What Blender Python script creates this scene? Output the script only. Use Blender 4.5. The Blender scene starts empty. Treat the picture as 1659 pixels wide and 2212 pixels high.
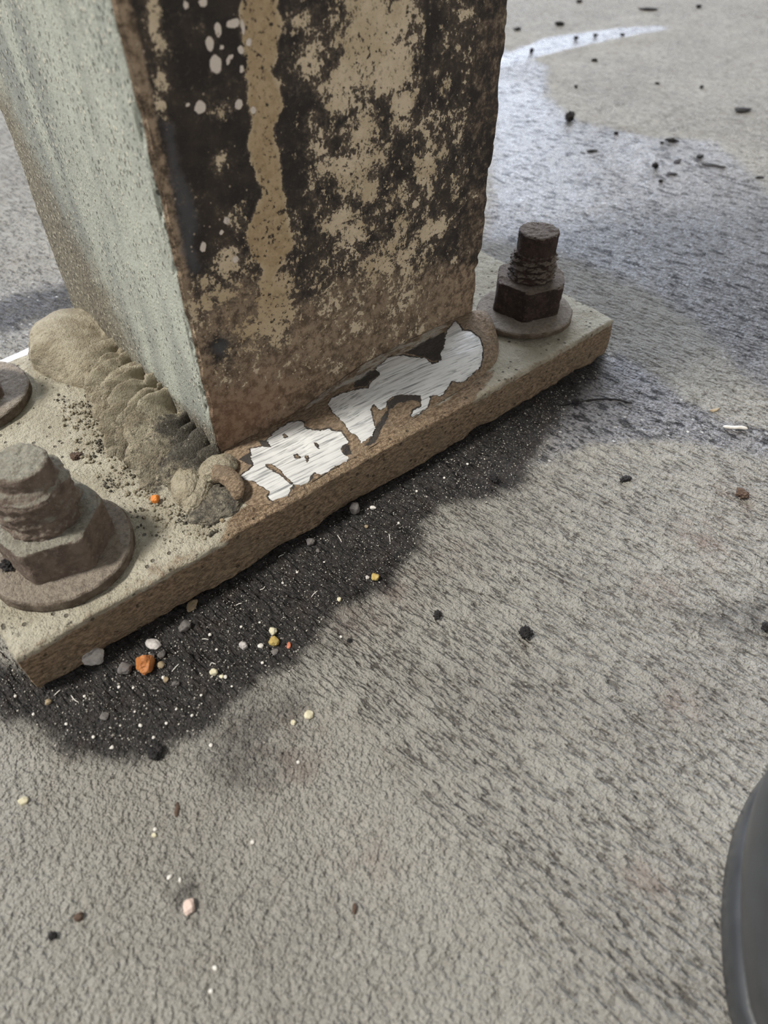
import bpy, math, random
import numpy as np
from mathutils import Matrix

random.seed(7)
rng = np.random.default_rng(11)
scene = bpy.context.scene
COL = scene.collection

# ------------------------------------------------------------------ camera
FW, FH, FPX = 1659.0, 2212.0, 1459.168
CAM = np.array([-0.082023, -0.202356, 0.214197])
ROT = np.array([[0.7640331861, 0.4719770447, -0.4398760732],
                [-0.6451408269, 0.5661087680, -0.5131414777],
                [0.0068267038, 0.6758391318, 0.7370175467]])
T = 0.021656                      # height of the plate top above the concrete
PW, PD = 0.150, 0.147             # post width and depth

cam_data = bpy.data.cameras.new('camera')
cam = bpy.data.objects.new('camera', cam_data)
COL.objects.link(cam)
M4 = Matrix.Identity(4)
for i in range(3):
    for j in range(3):
        M4[i][j] = float(ROT[i, j])
    M4[i][3] = float(CAM[i])
cam.matrix_world = M4
cam_data.sensor_fit = 'HORIZONTAL'
cam_data.sensor_width = 36.0
cam_data.lens = FPX / FW * 36.0
cam_data.clip_start = 0.01
cam_data.clip_end = 50
cam_data.dof.use_dof = True
cam_data.dof.focus_distance = 0.285
cam_data.dof.aperture_fstop = 15.0
scene.camera = cam


def ray(x, y):
    return ROT @ np.array([(x - FW / 2) / FPX, -(y - FH / 2) / FPX, -1.0])

def at(x, y, z):                  # a photo pixel as a point on the level z
    d = ray(x, y)
    return CAM + d * ((z - CAM[2]) / d[2])

def on_front(x, y):               # ... on the post's front face, as (x, z)
    d = ray(x, y)
    p = CAM + d * ((0 - CAM[1]) / d[1])
    return p[[0, 2]]

def on_left(x, y):                # ... on the post's left face, as (y, z)
    d = ray(x, y)
    p = CAM + d * ((0 - CAM[0]) / d[0])
    return p[[1, 2]]

def pix(P):
    q = (P - CAM) @ ROT
    return np.stack([FW / 2 + FPX * q[..., 0] / -q[..., 2], FH / 2 - FPX * q[..., 1] / -q[..., 2]], -1)

# ------------------------------------------------------------------ numeric noise
def _h(ix, iy, iz, s):
    with np.errstate(over='ignore'):
        h = (ix.astype(np.uint32) * np.uint32(374761393) + iy.astype(np.uint32) * np.uint32(668265263)
             + iz.astype(np.uint32) * np.uint32(2147483647) + np.uint32(s * 974711 + 13))
        h = (h ^ (h >> np.uint32(13))) * np.uint32(1274126177)
        h = h ^ (h >> np.uint32(16))
        h = h * np.uint32(2246822519)
        h = h ^ (h >> np.uint32(15))
    return h.astype(np.float64) / 4294967295.0

def vnoise(P, seed=0):
    P = np.asarray(P, float) + 1000.0
    I = np.floor(P).astype(np.int64)
    f = P - I
    f = f * f * f * (f * (f * 6 - 15) + 10)
    out = 0
    for dx in (0, 1):
        wx = f[..., 0] if dx else 1 - f[..., 0]
        for dy in (0, 1):
            wy = f[..., 1] if dy else 1 - f[..., 1]
            for dz in (0, 1):
                wz = f[..., 2] if dz else 1 - f[..., 2]
                out = out + wx * wy * wz * _h(I[..., 0] + dx, I[..., 1] + dy, I[..., 2] + dz, seed)
    return out * 2 - 1

def fbm(P, scale, octs=3, seed=0, gain=0.5):
    P = np.asarray(P, float) * scale
    a, s, n = 0, 1.0, 0
    for o in range(octs):
        a = a + s * vnoise(P * 2 ** o, seed + o * 7)
        n += s
        s *= gain
    return a / n

def sstep(x, a, b):
    t = np.clip((x - a) / (b - a), 0, 1)
    return t * t * (3 - 2 * t)

def poly_sdf(P, poly):            # signed distance, negative inside
    P = np.asarray(P); poly = np.asarray(poly, float)
    d2 = np.full(len(P), 1e9); inside = np.zeros(len(P), bool)
    n = len(poly)
    for i in range(n):
        a, b = poly[i], poly[(i + 1) % n]
        e = b - a; w = P - a
        h = np.clip((w @ e) / max(e @ e, 1e-18), 0, 1)
        q = w - h[:, None] * e
        d2 = np.minimum(d2, (q * q).sum(1))
        c = (a[1] <= P[:, 1]) != (b[1] <= P[:, 1])
        if abs(b[1] - a[1]) > 1e-15:
            xi = a[0] + (P[:, 1] - a[1]) / (b[1] - a[1]) * e[0]
            inside ^= c & (P[:, 0] < xi)
    d = np.sqrt(d2)
    return np.where(inside, -d, d)

def blob(P, c, r, k=1.0):
    d = ((P[:, 0] - c[0]) / r[0]) ** 2 + ((P[:, 1] - c[1]) / r[1]) ** 2
    return np.exp(-d * k)

# ------------------------------------------------------------------ mesh helpers
def mesh_obj(name, V, F, mat, parent=None, loc=None, attrs=None, smooth=True, mats=None, fmat=None):
    V = np.asarray(V, float).reshape(-1, 3)
    if loc is not None:
        V = V - np.asarray(loc)
    F = np.asarray(F, np.int32)
    me = bpy.data.meshes.new(name)
    k = F.shape[1]
    me.vertices.add(len(V)); me.vertices.foreach_set('co', V.astype(np.float32).ravel())
    me.loops.add(F.size); me.loops.foreach_set('vertex_index', F.ravel())
    me.polygons.add(len(F))
    me.polygons.foreach_set('loop_start', np.arange(0, F.size, k, dtype=np.int32))
    me.update(calc_edges=True)
    me.validate()
    if smooth:
        me.polygons.foreach_set('use_smooth', np.ones(len(me.polygons), bool))
    for an, arr in (attrs or {}).items():
        at_ = me.attributes.new(an, 'FLOAT', 'POINT')
        at_.data.foreach_set('value', np.asarray(arr, np.float32).ravel())
    for m_ in (mats or [mat]):
        me.materials.append(m_)
    ob = bpy.data.objects.new(name, me)
    COL.objects.link(ob)
    if parent is not None:
        ob.parent = parent
    elif loc is not None:
        ob.location = loc
    return ob

def grid_faces(nu, nv, cu=False, cv=False, off=0):
    iu = np.arange(nu if cu else nu - 1); iv = np.arange(nv if cv else nv - 1)
    A, B = np.meshgrid(iu, iv, indexing='ij')
    A2, B2 = (A + 1) % nu, (B + 1) % nv
    f = np.stack([A * nv + B, A2 * nv + B, A2 * nv + B2, A * nv + B2], -1).reshape(-1, 4)
    return f + off

def empty(name, loc, label, cat, group=None):
    o = bpy.data.objects.new(name, None)
    COL.objects.link(o)
    o.empty_display_size = 0.02
    o.location = loc
    tag(o, label, cat, group)
    return o

def tag(o, label, cat, group=None, kind=None):
    if label: o['label'] = label
    if cat: o['category'] = cat
    if group: o['group'] = group
    if kind: o['kind'] = kind
    return o

# ------------------------------------------------------------------ node helpers
class Mat:
    def __init__(s, name):
        s.m = bpy.data.materials.new(name); s.m.use_nodes = True
        s.nt = s.m.node_tree; s.nt.nodes.clear()
        s.out = s.nt.nodes.new('ShaderNodeOutputMaterial')
        s.b = s.nt.nodes.new('ShaderNodeBsdfPrincipled')
        s.nt.links.new(s.b.outputs[0], s.out.inputs[0])
        s.tc = s.nt.nodes.new('ShaderNodeTexCoord')
        s.obj = s.tc.outputs['Object']
    def put(s, sock, v):
        if hasattr(v, 'links') or isinstance(v, bpy.types.NodeSocket):
            s.nt.links.new(v, sock)
        elif isinstance(v, (tuple, list)):
            sock.default_value = (*v, 1.0) if len(v) == 3 and sock.type == 'RGBA' else v
        else:
            sock.default_value = v
    def math(s, op, a, b=0.0, c=0.0, clamp=False):
        n = s.nt.nodes.new('ShaderNodeMath'); n.operation = op; n.use_clamp = clamp
        s.put(n.inputs[0], a); s.put(n.inputs[1], b); s.put(n.inputs[2], c)
        return n.outputs[0]
    def add(s, a, b): return s.math('ADD', a, b)
    def mul(s, a, b): return s.math('MULTIPLY', a, b)
    def step(s, x, lo, hi, a=0.0, b=1.0):
        n = s.nt.nodes.new('ShaderNodeMapRange'); n.interpolation_type = 'SMOOTHSTEP'
        s.put(n.inputs[0], x)
        n.inputs[1].default_value = lo; n.inputs[2].default_value = hi
        n.inputs[3].default_value = a; n.inputs[4].default_value = b
        return n.outputs[0]
    def lin(s, x, lo, hi, a=0.0, b=1.0):
        n = s.nt.nodes.new('ShaderNodeMapRange')
        s.put(n.inputs[0], x)
        n.inputs[1].default_value = lo; n.inputs[2].default_value = hi
        n.inputs[3].default_value = a; n.inputs[4].default_value = b
        return n.outputs[0]
    def mix(s, f, a, b):
        n = s.nt.nodes.new('ShaderNodeMix'); n.data_type = 'RGBA'
        s.put(n.inputs[0], f); s.put(n.inputs[6], a); s.put(n.inputs[7], b)
        return n.outputs[2]
    def map(s, v, scale=(1, 1, 1), rot=(0, 0, 0), loc=(0, 0, 0)):
        n = s.nt.nodes.new('ShaderNodeMapping')
        s.put(n.inputs[0], v)
        n.inputs[1].default_value = loc; n.inputs[2].default_value = rot; n.inputs[3].default_value = scale
        return n.outputs[0]
    def noise(s, v, scale, detail=3.0, rough=0.5, dist=0.0):
        n = s.nt.nodes.new('ShaderNodeTexNoise')
        s.put(n.inputs['Vector'], v)
        n.inputs['Scale'].default_value = scale; n.inputs['Detail'].default_value = detail
        n.inputs['Roughness'].default_value = rough; n.inputs['Distortion'].default_value = dist
        return n.outputs[0]
    def vor(s, v, scale, feature='F1', rand=1.0):
        n = s.nt.nodes.new('ShaderNodeTexVoronoi'); n.feature = feature
        s.put(n.inputs['Vector'], v)
        n.inputs['Scale'].default_value = scale; n.inputs['Randomness'].default_value = rand
        sep = s.nt.nodes.new('ShaderNodeSeparateColor')
        s.nt.links.new(n.outputs['Color'], sep.inputs[0])
        return n.outputs['Distance'], sep.outputs[0]
    def specks(s, v, scale, size, rare):     # sparse round flecks, 0..1
        d, c = s.vor(v, scale)
        return s.mul(s.step(d, size, size * 0.6), s.math('GREATER_THAN', c, rare))
    def attr(s, name):
        n = s.nt.nodes.new('ShaderNodeAttribute'); n.attribute_name = name
        return n.outputs['Fac']
    def bump(s, h, dist, strength=1.0, normal=None):
        n = s.nt.nodes.new('ShaderNodeBump')
        s.put(n.inputs['Height'], h)
        n.inputs['Distance'].default_value = dist; n.inputs['Strength'].default_value = strength
        if normal is not None: s.put(n.inputs['Normal'], normal)
        return n.outputs[0]
    def upness(s):
        g = s.nt.nodes.new('ShaderNodeNewGeometry')
        x = s.nt.nodes.new('ShaderNodeSeparateXYZ'); s.nt.links.new(g.outputs['True Normal'], x.inputs[0])
        return x.outputs[2]
    def done(s, color, rough=0.8, normal=None, spec=0.5, metal=0.0):
        s.put(s.b.inputs['Base Color'], color); s.put(s.b.inputs['Roughness'], rough)
        s.put(s.b.inputs['Metallic'], metal); s.put(s.b.inputs['Specular IOR Level'], spec)
        if normal is not None: s.put(s.b.inputs['Normal'], normal)
        return s.m

# ------------------------------------------------------------------ materials
def mat_concrete():
    m = Mat('broomed_concrete')
    v = m.obj
    # broom drags run almost along y
    rot = m.map(v, rot=(0, 0, math.radians(-10)))
    g1 = m.noise(m.map(rot, scale=(1, 0.26, 1)), 540, 2.5, 0.55)
    g2 = m.noise(m.map(rot, scale=(1, 0.34, 1)), 1050, 2.5, 0.6)
    gran = m.noise(v, 620, 2.0, 0.55)
    gran2 = m.noise(v, 300, 2, 0.5)
    fine = m.noise(v, 1500, 3, 0.7)
    groove = m.attr('groove')
    patchy = m.step(m.noise(v, 30, 3), 0.32, 0.62, 0.75, 1.0)
    gp = m.mul(groove, patchy)
    gh = m.mul(m.add(m.step(g1, 0.36, 0.56), m.mul(g2, 0.8)), gp)
    rh = m.mul(m.add(m.mul(gran, 1.7), m.mul(gran2, 0.9)), m.lin(groove, 0, 1, 1.0, 0.6))
    height = m.add(m.add(gh, rh), m.mul(fine, 0.38))
    # colour
    n_big = m.noise(v, 14, 4, 0.6)
    n_mid = m.noise(v, 120, 5, 0.65)
    col = m.mix(m.step(n_big, 0.3, 0.7), (0.405, 0.39, 0.352), (0.33, 0.315, 0.285))
    col = m.mix(m.mul(m.step(n_mid, 0.48, 0.72), 0.40), col, (0.27, 0.245, 0.21))
    col = m.mix(m.mul(m.step(fine, 0.54, 0.70), 0.45), col, (0.62, 0.59, 0.54))
    dirt = m.mul(m.mul(m.step(m.add(m.mul(g1, .52), m.mul(g2, .48)), 0.462, 0.405), gp), 0.90)      # dirt packed in the broom lines
    col = m.mix(dirt, col, (0.085, 0.075, 0.065))
    col = m.mix(m.mul(m.step(gran, 0.40, 0.30), 0.25), col, (0.16, 0.145, 0.12))
    fleck = m.mul(m.step(m.noise(v, 420, 4, 0.7), 0.645, 0.69), 0.85)
    col = m.mix(fleck, col, (0.07, 0.06, 0.05))
    # rust-pink tint
    col = m.mix(m.mul(m.attr('pink'), m.step(n_mid, 0.3, 0.7)), col, (0.25, 0.17, 0.14))
    # black grime
    nd = m.add(m.mul(m.noise(v, 60, 5, 0.65), 0.8), m.mul(m.noise(v, 420, 3, 0.7), 0.8))
    dk = m.attr('dark')
    dark = m.step(m.add(dk, m.mul(m.add(nd, -0.8), 0.75)), 0.12, 0.88)
    dcol = m.mix(m.step(m.noise(v, 700, 4, 0.75), 0.42, 0.68), (0.010, 0.009, 0.010), (0.055, 0.050, 0.052))
    dcol = m.mix(m.mul(m.step(n_mid, .5, .75), .6), dcol, (0.07, 0.052, 0.045))
    col = m.mix(m.mul(dark, 0.95), col, dcol)
    # blue-grey oily film
    oil = m.step(m.add(m.attr('oil'), m.mul(m.add(nd, -0.8), 0.7)), 0.12, 0.88)
    ocol = m.mix(m.step(m.add(m.mul(g2, .5), m.mul(gran, .5)), 0.41, 0.52), (0.030, 0.030, 0.038), (0.27, 0.265, 0.28))
    col = m.mix(m.mul(oil, 0.85), col, ocol)
    blot = m.step(m.noise(m.map(rot, scale=(1, .45, 1)), 230, 5, 0.72), 0.535, 0.60)
    col = m.mix(m.mul(m.mul(blot, oil), 0.85), col, (0.030, 0.029, 0.034))
    fs = m.specks(v, 210, 0.20, 0.55)  # white sparkles of the far floor painted into the colour as flecks
    col = m.mix(m.mul(fs, m.mul(m.step(m.attr('oil'), .1, .3), .8)), col, (0.70, 0.69, 0.68))
    # pale mineral grains
    w1 = m.specks(v, 900, 0.30, 0.80)
    w2 = m.specks(v, 380, 0.20, 0.80)
    w3 = m.specks(m.map(v, scale=(1, .4, 1), rot=(0, 0, .8)), 1100, 0.3, 0.85)
    w = m.math('MAXIMUM', m.math('MAXIMUM', w1, w2), m.mul(w3, dark))
    col = m.mix(m.mul(w, m.lin(dark, 0, 1, 0.60, 0.32)), col, (0.62, 0.59, 0.54))
    height = m.add(height, m.mul(w, 0.5))
    wet = m.attr('wet')
    rough = m.lin(m.math('MAXIMUM', oil, m.mul(dark, 0.1)), 0, 1, 0.85, 0.46)
    rough = m.math('SUBTRACT', rough, m.mul(wet, 0.18))
    nrm = m.bump(m.add(height, m.mul(m.mul(blot, oil), -0.8)), 0.0030, 1.0)
    spec = m.mul(m.add(m.lin(oil, 0, 1, 0.35, 0.60), m.mul(wet, .4)), m.math('SUBTRACT', 1.0, m.mul(blot, .85)))
    return m.done(col, rough, nrm, spec)

def mat_front():
    m = Mat('flaking_painted_steel')
    v = m.obj
    n1 = m.noise(v, 90, 6, 0.65)
    n2 = m.noise(v, 320, 5, 0.7)
    n3 = m.noise(v, 900, 3, 0.7)
    nn = m.add(m.mul(n1, 0.42), m.add(m.mul(n2, 0.62), m.mul(n3, 0.10)))            # about 0.57 mean
    base = m.mix(m.step(n1, 0.35, 0.65), (0.022, 0.018, 0.017), (0.050, 0.038, 0.030))
    base = m.mix(m.mul(m.step(n3, 0.55, 0.75), 0.5), base, (0.10, 0.075, 0.055))
    # brown dusty rust
    br = m.attr('brown')
    bcol = m.mix(m.step(n2, 0.38, 0.62), (0.115, 0.080, 0.053), (0.38, 0.285, 0.20))
    bcol = m.mix(m.mul(m.step(n3, 0.5, 0.72), 0.45), bcol, (0.30, 0.235, 0.165))
    bcol = m.mix(m.mul(m.attr('red'), 0.7), bcol, (0.17, 0.085, 0.050))
    col = m.mix(m.step(m.add(br, m.mul(m.add(nn, -0.57), 1.3)), 0.3, 0.75), base, bcol)
    # blue grey primer
    col = m.mix(m.mul(m.step(m.add(m.attr('blue'), m.mul(m.add(nn, -0.57), 0.8)), 0.3, 0.8), 0.8), col, (0.082, 0.082, 0.090))
    # tan paint
    tcol = m.mix(m.step(n1, 0.35, 0.65), (0.53, 0.43, 0.29), (0.68, 0.57, 0.42))
    tcol = m.mix(m.mul(m.step(n2, 0.55, 0.75), 0.4), tcol, (0.22, 0.155, 0.09))
    tcol = m.mix(m.mul(m.attr('ochre'), 0.85), tcol, m.mix(m.step(n2, 0.35, 0.65), (0.35, 0.245, 0.13), (0.47, 0.35, 0.21)))
    tn = m.add(m.attr('tan'), m.mul(m.add(nn, -0.57), 3.3))
    tf = m.step(tn, 0.465, 0.505)
    lace = m.noise(m.map(v, scale=(1, 1, .8)), 430, 5, 0.72)
    tf = m.math('MAXIMUM', tf, m.mul(m.step(m.add(m.attr('tan'), m.mul(m.add(lace, -0.5), 3.9)), .66, .70), m.step(m.attr('tan'), .05, .22)))
    haze = m.mul(m.step(m.add(m.attr('tan'), m.mul(m.add(nn, -0.57), 2.2)), 0.10, 0.60), 0.75)
    col = m.mix(haze, col, m.mix(m.step(n3, .4, .65), (0.11, 0.087, 0.068), (0.26, 0.21, 0.16)))
    col = m.mix(tf, col, tcol)
    spots = m.math('MULTIPLY', m.step(m.noise(v, 560, 4, .7), .56, .62), m.step(m.attr('tan'), 0.15, 0.6))
    col = m.mix(m.mul(spots, m.lin(m.noise(v, 70, 3), .36, .52)), col, (0.05, 0.036, 0.026))
    # pale drips
    wf = m.step(m.add(m.attr('pale'), m.mul(m.add(n2, -0.5), 0.5)), 0.42, 0.56)
    col = m.mix(wf, col, (0.72, 0.64, 0.57))
    fl = m.specks(v, 520, 0.26, 0.93)
    col = m.mix(m.mul(fl, 0.8), col, (0.40, 0.33, 0.26))
    h = m.add(m.add(m.mul(tf, 0.5), m.mul(wf, 0.5)), m.add(m.mul(n3, 1.0), m.mul(n2, 0.9)))
    return m.done(col, 0.72, m.bump(h, 0.0007, 0.9), 0.35)

def mat_left():
    m = Mat('pale_dusty_paint')
    v = m.obj
    sv = m.map(v, scale=(1, 1, 0.16))
    s1 = m.noise(sv, 42, 3, 0.5, 0.6)
    s2 = m.noise(m.map(v, scale=(1, 1, .22)), 230, 4, 0.65)
    n2 = m.noise(v, 150, 5, 0.65)
    fine = m.noise(m.map(v, scale=(1, 1, 0.5)), 1300, 3, 0.7)
    col = m.mix(m.step(s1, 0.40, 0.68), (0.47, 0.495, 0.435), (0.27, 0.285, 0.27))
    col = m.mix(m.mul(m.step(s2, 0.52, 0.72), 0.35), col, (0.20, 0.205, 0.19))
    col = m.mix(m.mul(m.step(fine, 0.45, 0.65), 0.35), col, (0.25, 0.25, 0.215))
    br = m.step(m.add(m.attr('brown'), m.mul(m.add(n2, -0.5), 0.9)), 0.2, 0.9)
    col = m.mix(m.mul(br, 0.85), col, m.mix(m.step(fine, 0.4, 0.62), (0.085, 0.070, 0.050), (0.25, 0.215, 0.16)))
    col = m.mix(m.mul(m.attr('grey'), 0.75), col, (0.12, 0.125, 0.135))
    pv = m.map(v, scale=(1, 1, 0.6))
    d1 = m.specks(pv, 300, 0.26, 0.72)
    d2 = m.specks(pv, 640, 0.36, 0.62)
    d3 = m.step(m.noise(pv, 520, 4, .7), .62, .66)
    dd = m.math('MAXIMUM', m.math('MAXIMUM', d1, m.mul(d2, 0.8)), m.mul(d3, .8))
    col = m.mix(m.mul(dd, 0.85), col, (0.035, 0.032, 0.028))
    w1 = m.specks(m.map(v, loc=(.3, .2, .1), scale=(1, 1, .7)), 480, 0.30, 0.62)
    w2 = m.specks(m.map(v, loc=(.7, .1, .4), scale=(1, 1, .7)), 900, 0.36, 0.55)
    w = m.math('MAXIMUM', w1, m.mul(w2, m.lin(br, 0, 1, .35, .9)))
    col = m.mix(m.mul(w, 0.75), col, (0.74, 0.70, 0.58))
    h = m.add(m.add(m.mul(fine, 0.9), m.mul(w, 0.9)), m.mul(dd, -1.0))
    return m.done(col, 0.75, m.bump(h, 0.0006, 0.9), 0.35)

def mat_plate():
    m = Mat('dusty_plate')
    v = m.obj
    n1 = m.noise(v, 60, 4, 0.6)
    n2 = m.noise(v, 380, 4, 0.65)
    n3 = m.noise(v, 1300, 3, 0.7)
    top = m.mix(m.step(n1, 0.35, 0.65), (0.56, 0.525, 0.425), (0.44, 0.40, 0.31))
    top = m.mix(m.mul(m.step(n2, 0.5, 0.75), 0.45), top, (0.19, 0.165, 0.125))
    fib = m.noise(m.map(v, scale=(0.45, 1, 1)), 900, 3, 0.7)
    brn = m.mix(m.step(fib, 0.36, 0.66), (0.155, 0.105, 0.066), (0.42, 0.31, 0.21))
    brn = m.mix(m.mul(m.step(n1, .4, .7), 0.5), brn, (0.26, 0.205, 0.14))
    bf = m.step(m.add(m.attr('brown'), m.mul(m.add(n2, -0.5), 0.7)), 0.3, 0.75)
    col = m.mix(bf, top, brn)
    sf = m.step(m.add(m.attr('soot_shade'), m.mul(m.add(n2, -0.5), 0.9)), 0.3, 0.8)
    col = m.mix(m.mul(sf, 0.9), col, (0.045, 0.040, 0.034))
    pv = m.math('MAXIMUM', m.specks(v, 330, 0.30, 0.80), m.step(m.noise(v, 330, 4, .7), .655, .69))
    col = m.mix(m.mul(pv, 0.75), col, (0.07, 0.06, 0.045))
    w = m.specks(v, 800, 0.28, 0.88)
    col = m.mix(m.mul(w, 0.6), col, (0.62, 0.58, 0.48))
    bare_sheen = m.attr('bare_sheen')
    stri = m.noise(m.map(v, scale=(0.05, 1, 1)), 900, 3, 0.6)
    bc = m.mix(m.step(stri, 0.35, 0.6), (0.42, 0.45, 0.52), (0.90, 0.91, 0.93))  # edge metal whitened to carry the reflected sky
    bfac = m.step(m.add(bare_sheen, m.mul(m.add(n2, -0.5), 0.3)), 0.45, 0.6)
    col = m.mix(bfac, col, bc)
    h = m.add(m.add(m.mul(n2, 1.3), m.mul(n3, 0.5)), m.add(m.mul(w, 0.6), m.mul(pv, -0.8)))
    h = m.mul(h, m.lin(bfac, 0, 1, 1.0, 0.3))
    return m.done(col, m.lin(bfac, 0, 1, 0.88, 0.35), m.bump(h, 0.0024, 1.0), 0.3)

def mat_weld_dust():
    m = Mat('dust_caked_weld')
    v = m.obj
    n1 = m.noise(v, 120, 4, 0.6)
    n2 = m.noise(v, 500, 4, 0.7)
    n3 = m.noise(v, 1500, 3, 0.7)
    col = m.mix(m.step(n1, 0.35, 0.65), (0.52, 0.47, 0.36), (0.37, 0.32, 0.235))
    col = m.mix(m.mul(m.step(n2, 0.5, 0.72), 0.6), col, (0.21, 0.17, 0.115))
    sf = m.step(m.add(m.attr('soot_shade'), m.mul(m.add(n2, -0.5), 1.5)), 0.25, 0.90)
    col = m.mix(m.mul(sf, 0.9), col, m.mix(m.step(n3, .42, .62), (0.045, 0.042, 0.038), (0.12, 0.112, 0.10)))
    w = m.specks(v, 700, 0.3, 0.84)
    col = m.mix(m.mul(w, 0.7), col, (0.60, 0.56, 0.45))
    h = m.add(m.mul(n2, 1.3), m.add(m.mul(n3, 0.9), m.mul(w, 0.6)))
    return m.done(col, 0.9, m.bump(h, 0.0013, 1.0), 0.25)

def mat_weld_coat():
    m = Mat('brown_coated_weld')
    v = m.obj
    n1 = m.noise(v, 110, 4, 0.6)
    n2 = m.noise(v, 420, 4, 0.7)
    fib = m.noise(m.map(v, scale=(0.5, 1, 1)), 1000, 3, 0.7)
    col = m.mix(m.step(fib, 0.36, 0.66), (0.14, 0.098, 0.064), (0.34, 0.255, 0.175))
    col = m.mix(m.mul(m.step(n1, 0.4, 0.7), 0.5), col, (0.17, 0.14, 0.105))
    col = m.mix(m.mul(m.step(n2, .55, .75), .5), col, (.33, .27, .2))
    df = m.step(m.add(m.attr('flake'), m.mul(m.add(n2, -0.5), 0.8)), 0.35, 0.65)
    col = m.mix(m.mul(df, 0.92), col, (0.040, 0.038, 0.038))
    sc = m.mul(m.attr('scuff'), m.step(m.noise(m.map(v, scale=(.2, 1, 1)), 500, 4, .7), 0.40, 0.56))
    col = m.mix(m.mul(sc, 0.75), col, (0.50, 0.48, 0.43))
    h = m.add(m.mul(n2, 1.0), m.mul(fib, 0.8))
    return m.done(col, 0.85, m.bump(h, 0.001, 0.9), 0.3)

def mat_bare():
    m = Mat('ground_bright_metal')
    v = m.obj
    rv = m.map(v, rot=(0, 0, math.radians(4)))
    s1 = m.noise(m.map(rv, scale=(0.035, 1, 1)), 1100, 4, 0.65)
    s2 = m.noise(m.map(rv, scale=(0.06, 1, 1)), 420, 3, 0.6)
    n = m.noise(v, 160, 3)
    col = m.mix(m.step(s1, 0.33, 0.52), (0.28, 0.29, 0.30), (0.80, 0.81, 0.81))
    col = m.mix(m.mul(m.step(s2, 0.52, 0.66), 0.55), col, (0.46, 0.47, 0.47))
    col = m.mix(m.mul(m.step(n, .45, .7), .25), col, (0.92, 0.92, 0.92))
    h = m.add(s1, m.mul(s2, 1.2))
    return m.done(col, 0.42, m.bump(h, 0.00025, 0.7), 0.6, 0.25)

def mat_rust(name, dust, dark, mid, hi):
    m = Mat(name)
    v = m.obj
    n1 = m.noise(v, 170, 4, 0.6)
    n2 = m.noise(v, 600, 4, 0.7)
    n3 = m.noise(v, 1700, 3, 0.7)
    col = m.mix(m.step(n1, 0.35, 0.65), dark, mid)
    col = m.mix(m.mul(m.step(n2, 0.52, 0.72), 0.7), col, hi)
    up = m.step(m.add(m.upness(), m.mul(m.add(n2, -0.5), 0.9)), 0.55, 0.95)
    df = m.math('MAXIMUM', m.mul(up, dust[3]), m.mul(m.step(m.add(m.attr('dust'), m.mul(m.add(n1, -.5), .8)), .3, .8), .95))
    col = m.mix(df, col, m.mix(m.step(n2, .4, .65), dust[:3], tuple(c * 0.62 for c in dust[:3])))
    h = m.add(m.mul(n1, 1.2), m.add(m.mul(n2, 1.3), m.mul(n3, 0.7)))
    return m.done(col, 0.85, m.bump(h, 0.0014, 1.0), 0.3)

def mat_stone(name, c1, c2, rough=0.7, trans=0.0):
    m = Mat(name)
    n = m.noise(m.obj, 420, 4, 0.65)
    n2 = m.noise(m.obj, 1500, 3, 0.7)
    col = m.mix(m.step(n, 0.35, 0.65), c1, c2)
    if trans:
        m.b.inputs['Subsurface Weight'].default_value = trans
        m.b.inputs['Subsurface Radius'].default_value = (0.002, 0.0015, 0.001)
    return m.done(col, rough, m.bump(m.add(n, m.mul(n2, .6)), 0.0004, 0.7), 0.4)

def mat_leather():
    m = Mat('black_leather')
    n = m.noise(m.obj, 700, 3, 0.6)
    n2 = m.noise(m.obj, 40, 3, 0.6)
    col = m.mix(m.step(n2, .4, .7), (0.034, 0.037, 0.043), (0.055, 0.060, 0.068))
    return m.done(col, m.lin(n2, .3, .7, .30, .42), m.bump(n, 0.0002, 0.3), 0.8)

MC = mat_concrete(); MF = mat_front(); ML = mat_left(); MP = mat_plate()
MWD = mat_weld_dust(); MWC = mat_weld_coat(); MB = mat_bare()
MR_DARK = mat_rust('dark_rusty_bolt', (0.30, 0.245, 0.20, 0.80), (0.028, 0.018, 0.015), (0.060, 0.038, 0.032), (0.14, 0.088, 0.070))
MR_DUST = mat_rust('dusty_rusty_bolt', (0.40, 0.385, 0.32, 0.92), (0.14, 0.105, 0.085), (0.24, 0.185, 0.15), (0.33, 0.28, 0.225))
MR_WASH = mat_rust('dusty_washer', (0.40, 0.345, 0.285, 0.9), (0.10, 0.075, 0.055), (0.17, 0.13, 0.095), (0.25, 0.2, 0.15))
MLE = mat_leather()

# ------------------------------------------------------------------ floor
def floor_pts(pl):
    return np.array([at(x, y, 0.0)[:2] for x, y in pl])

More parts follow.
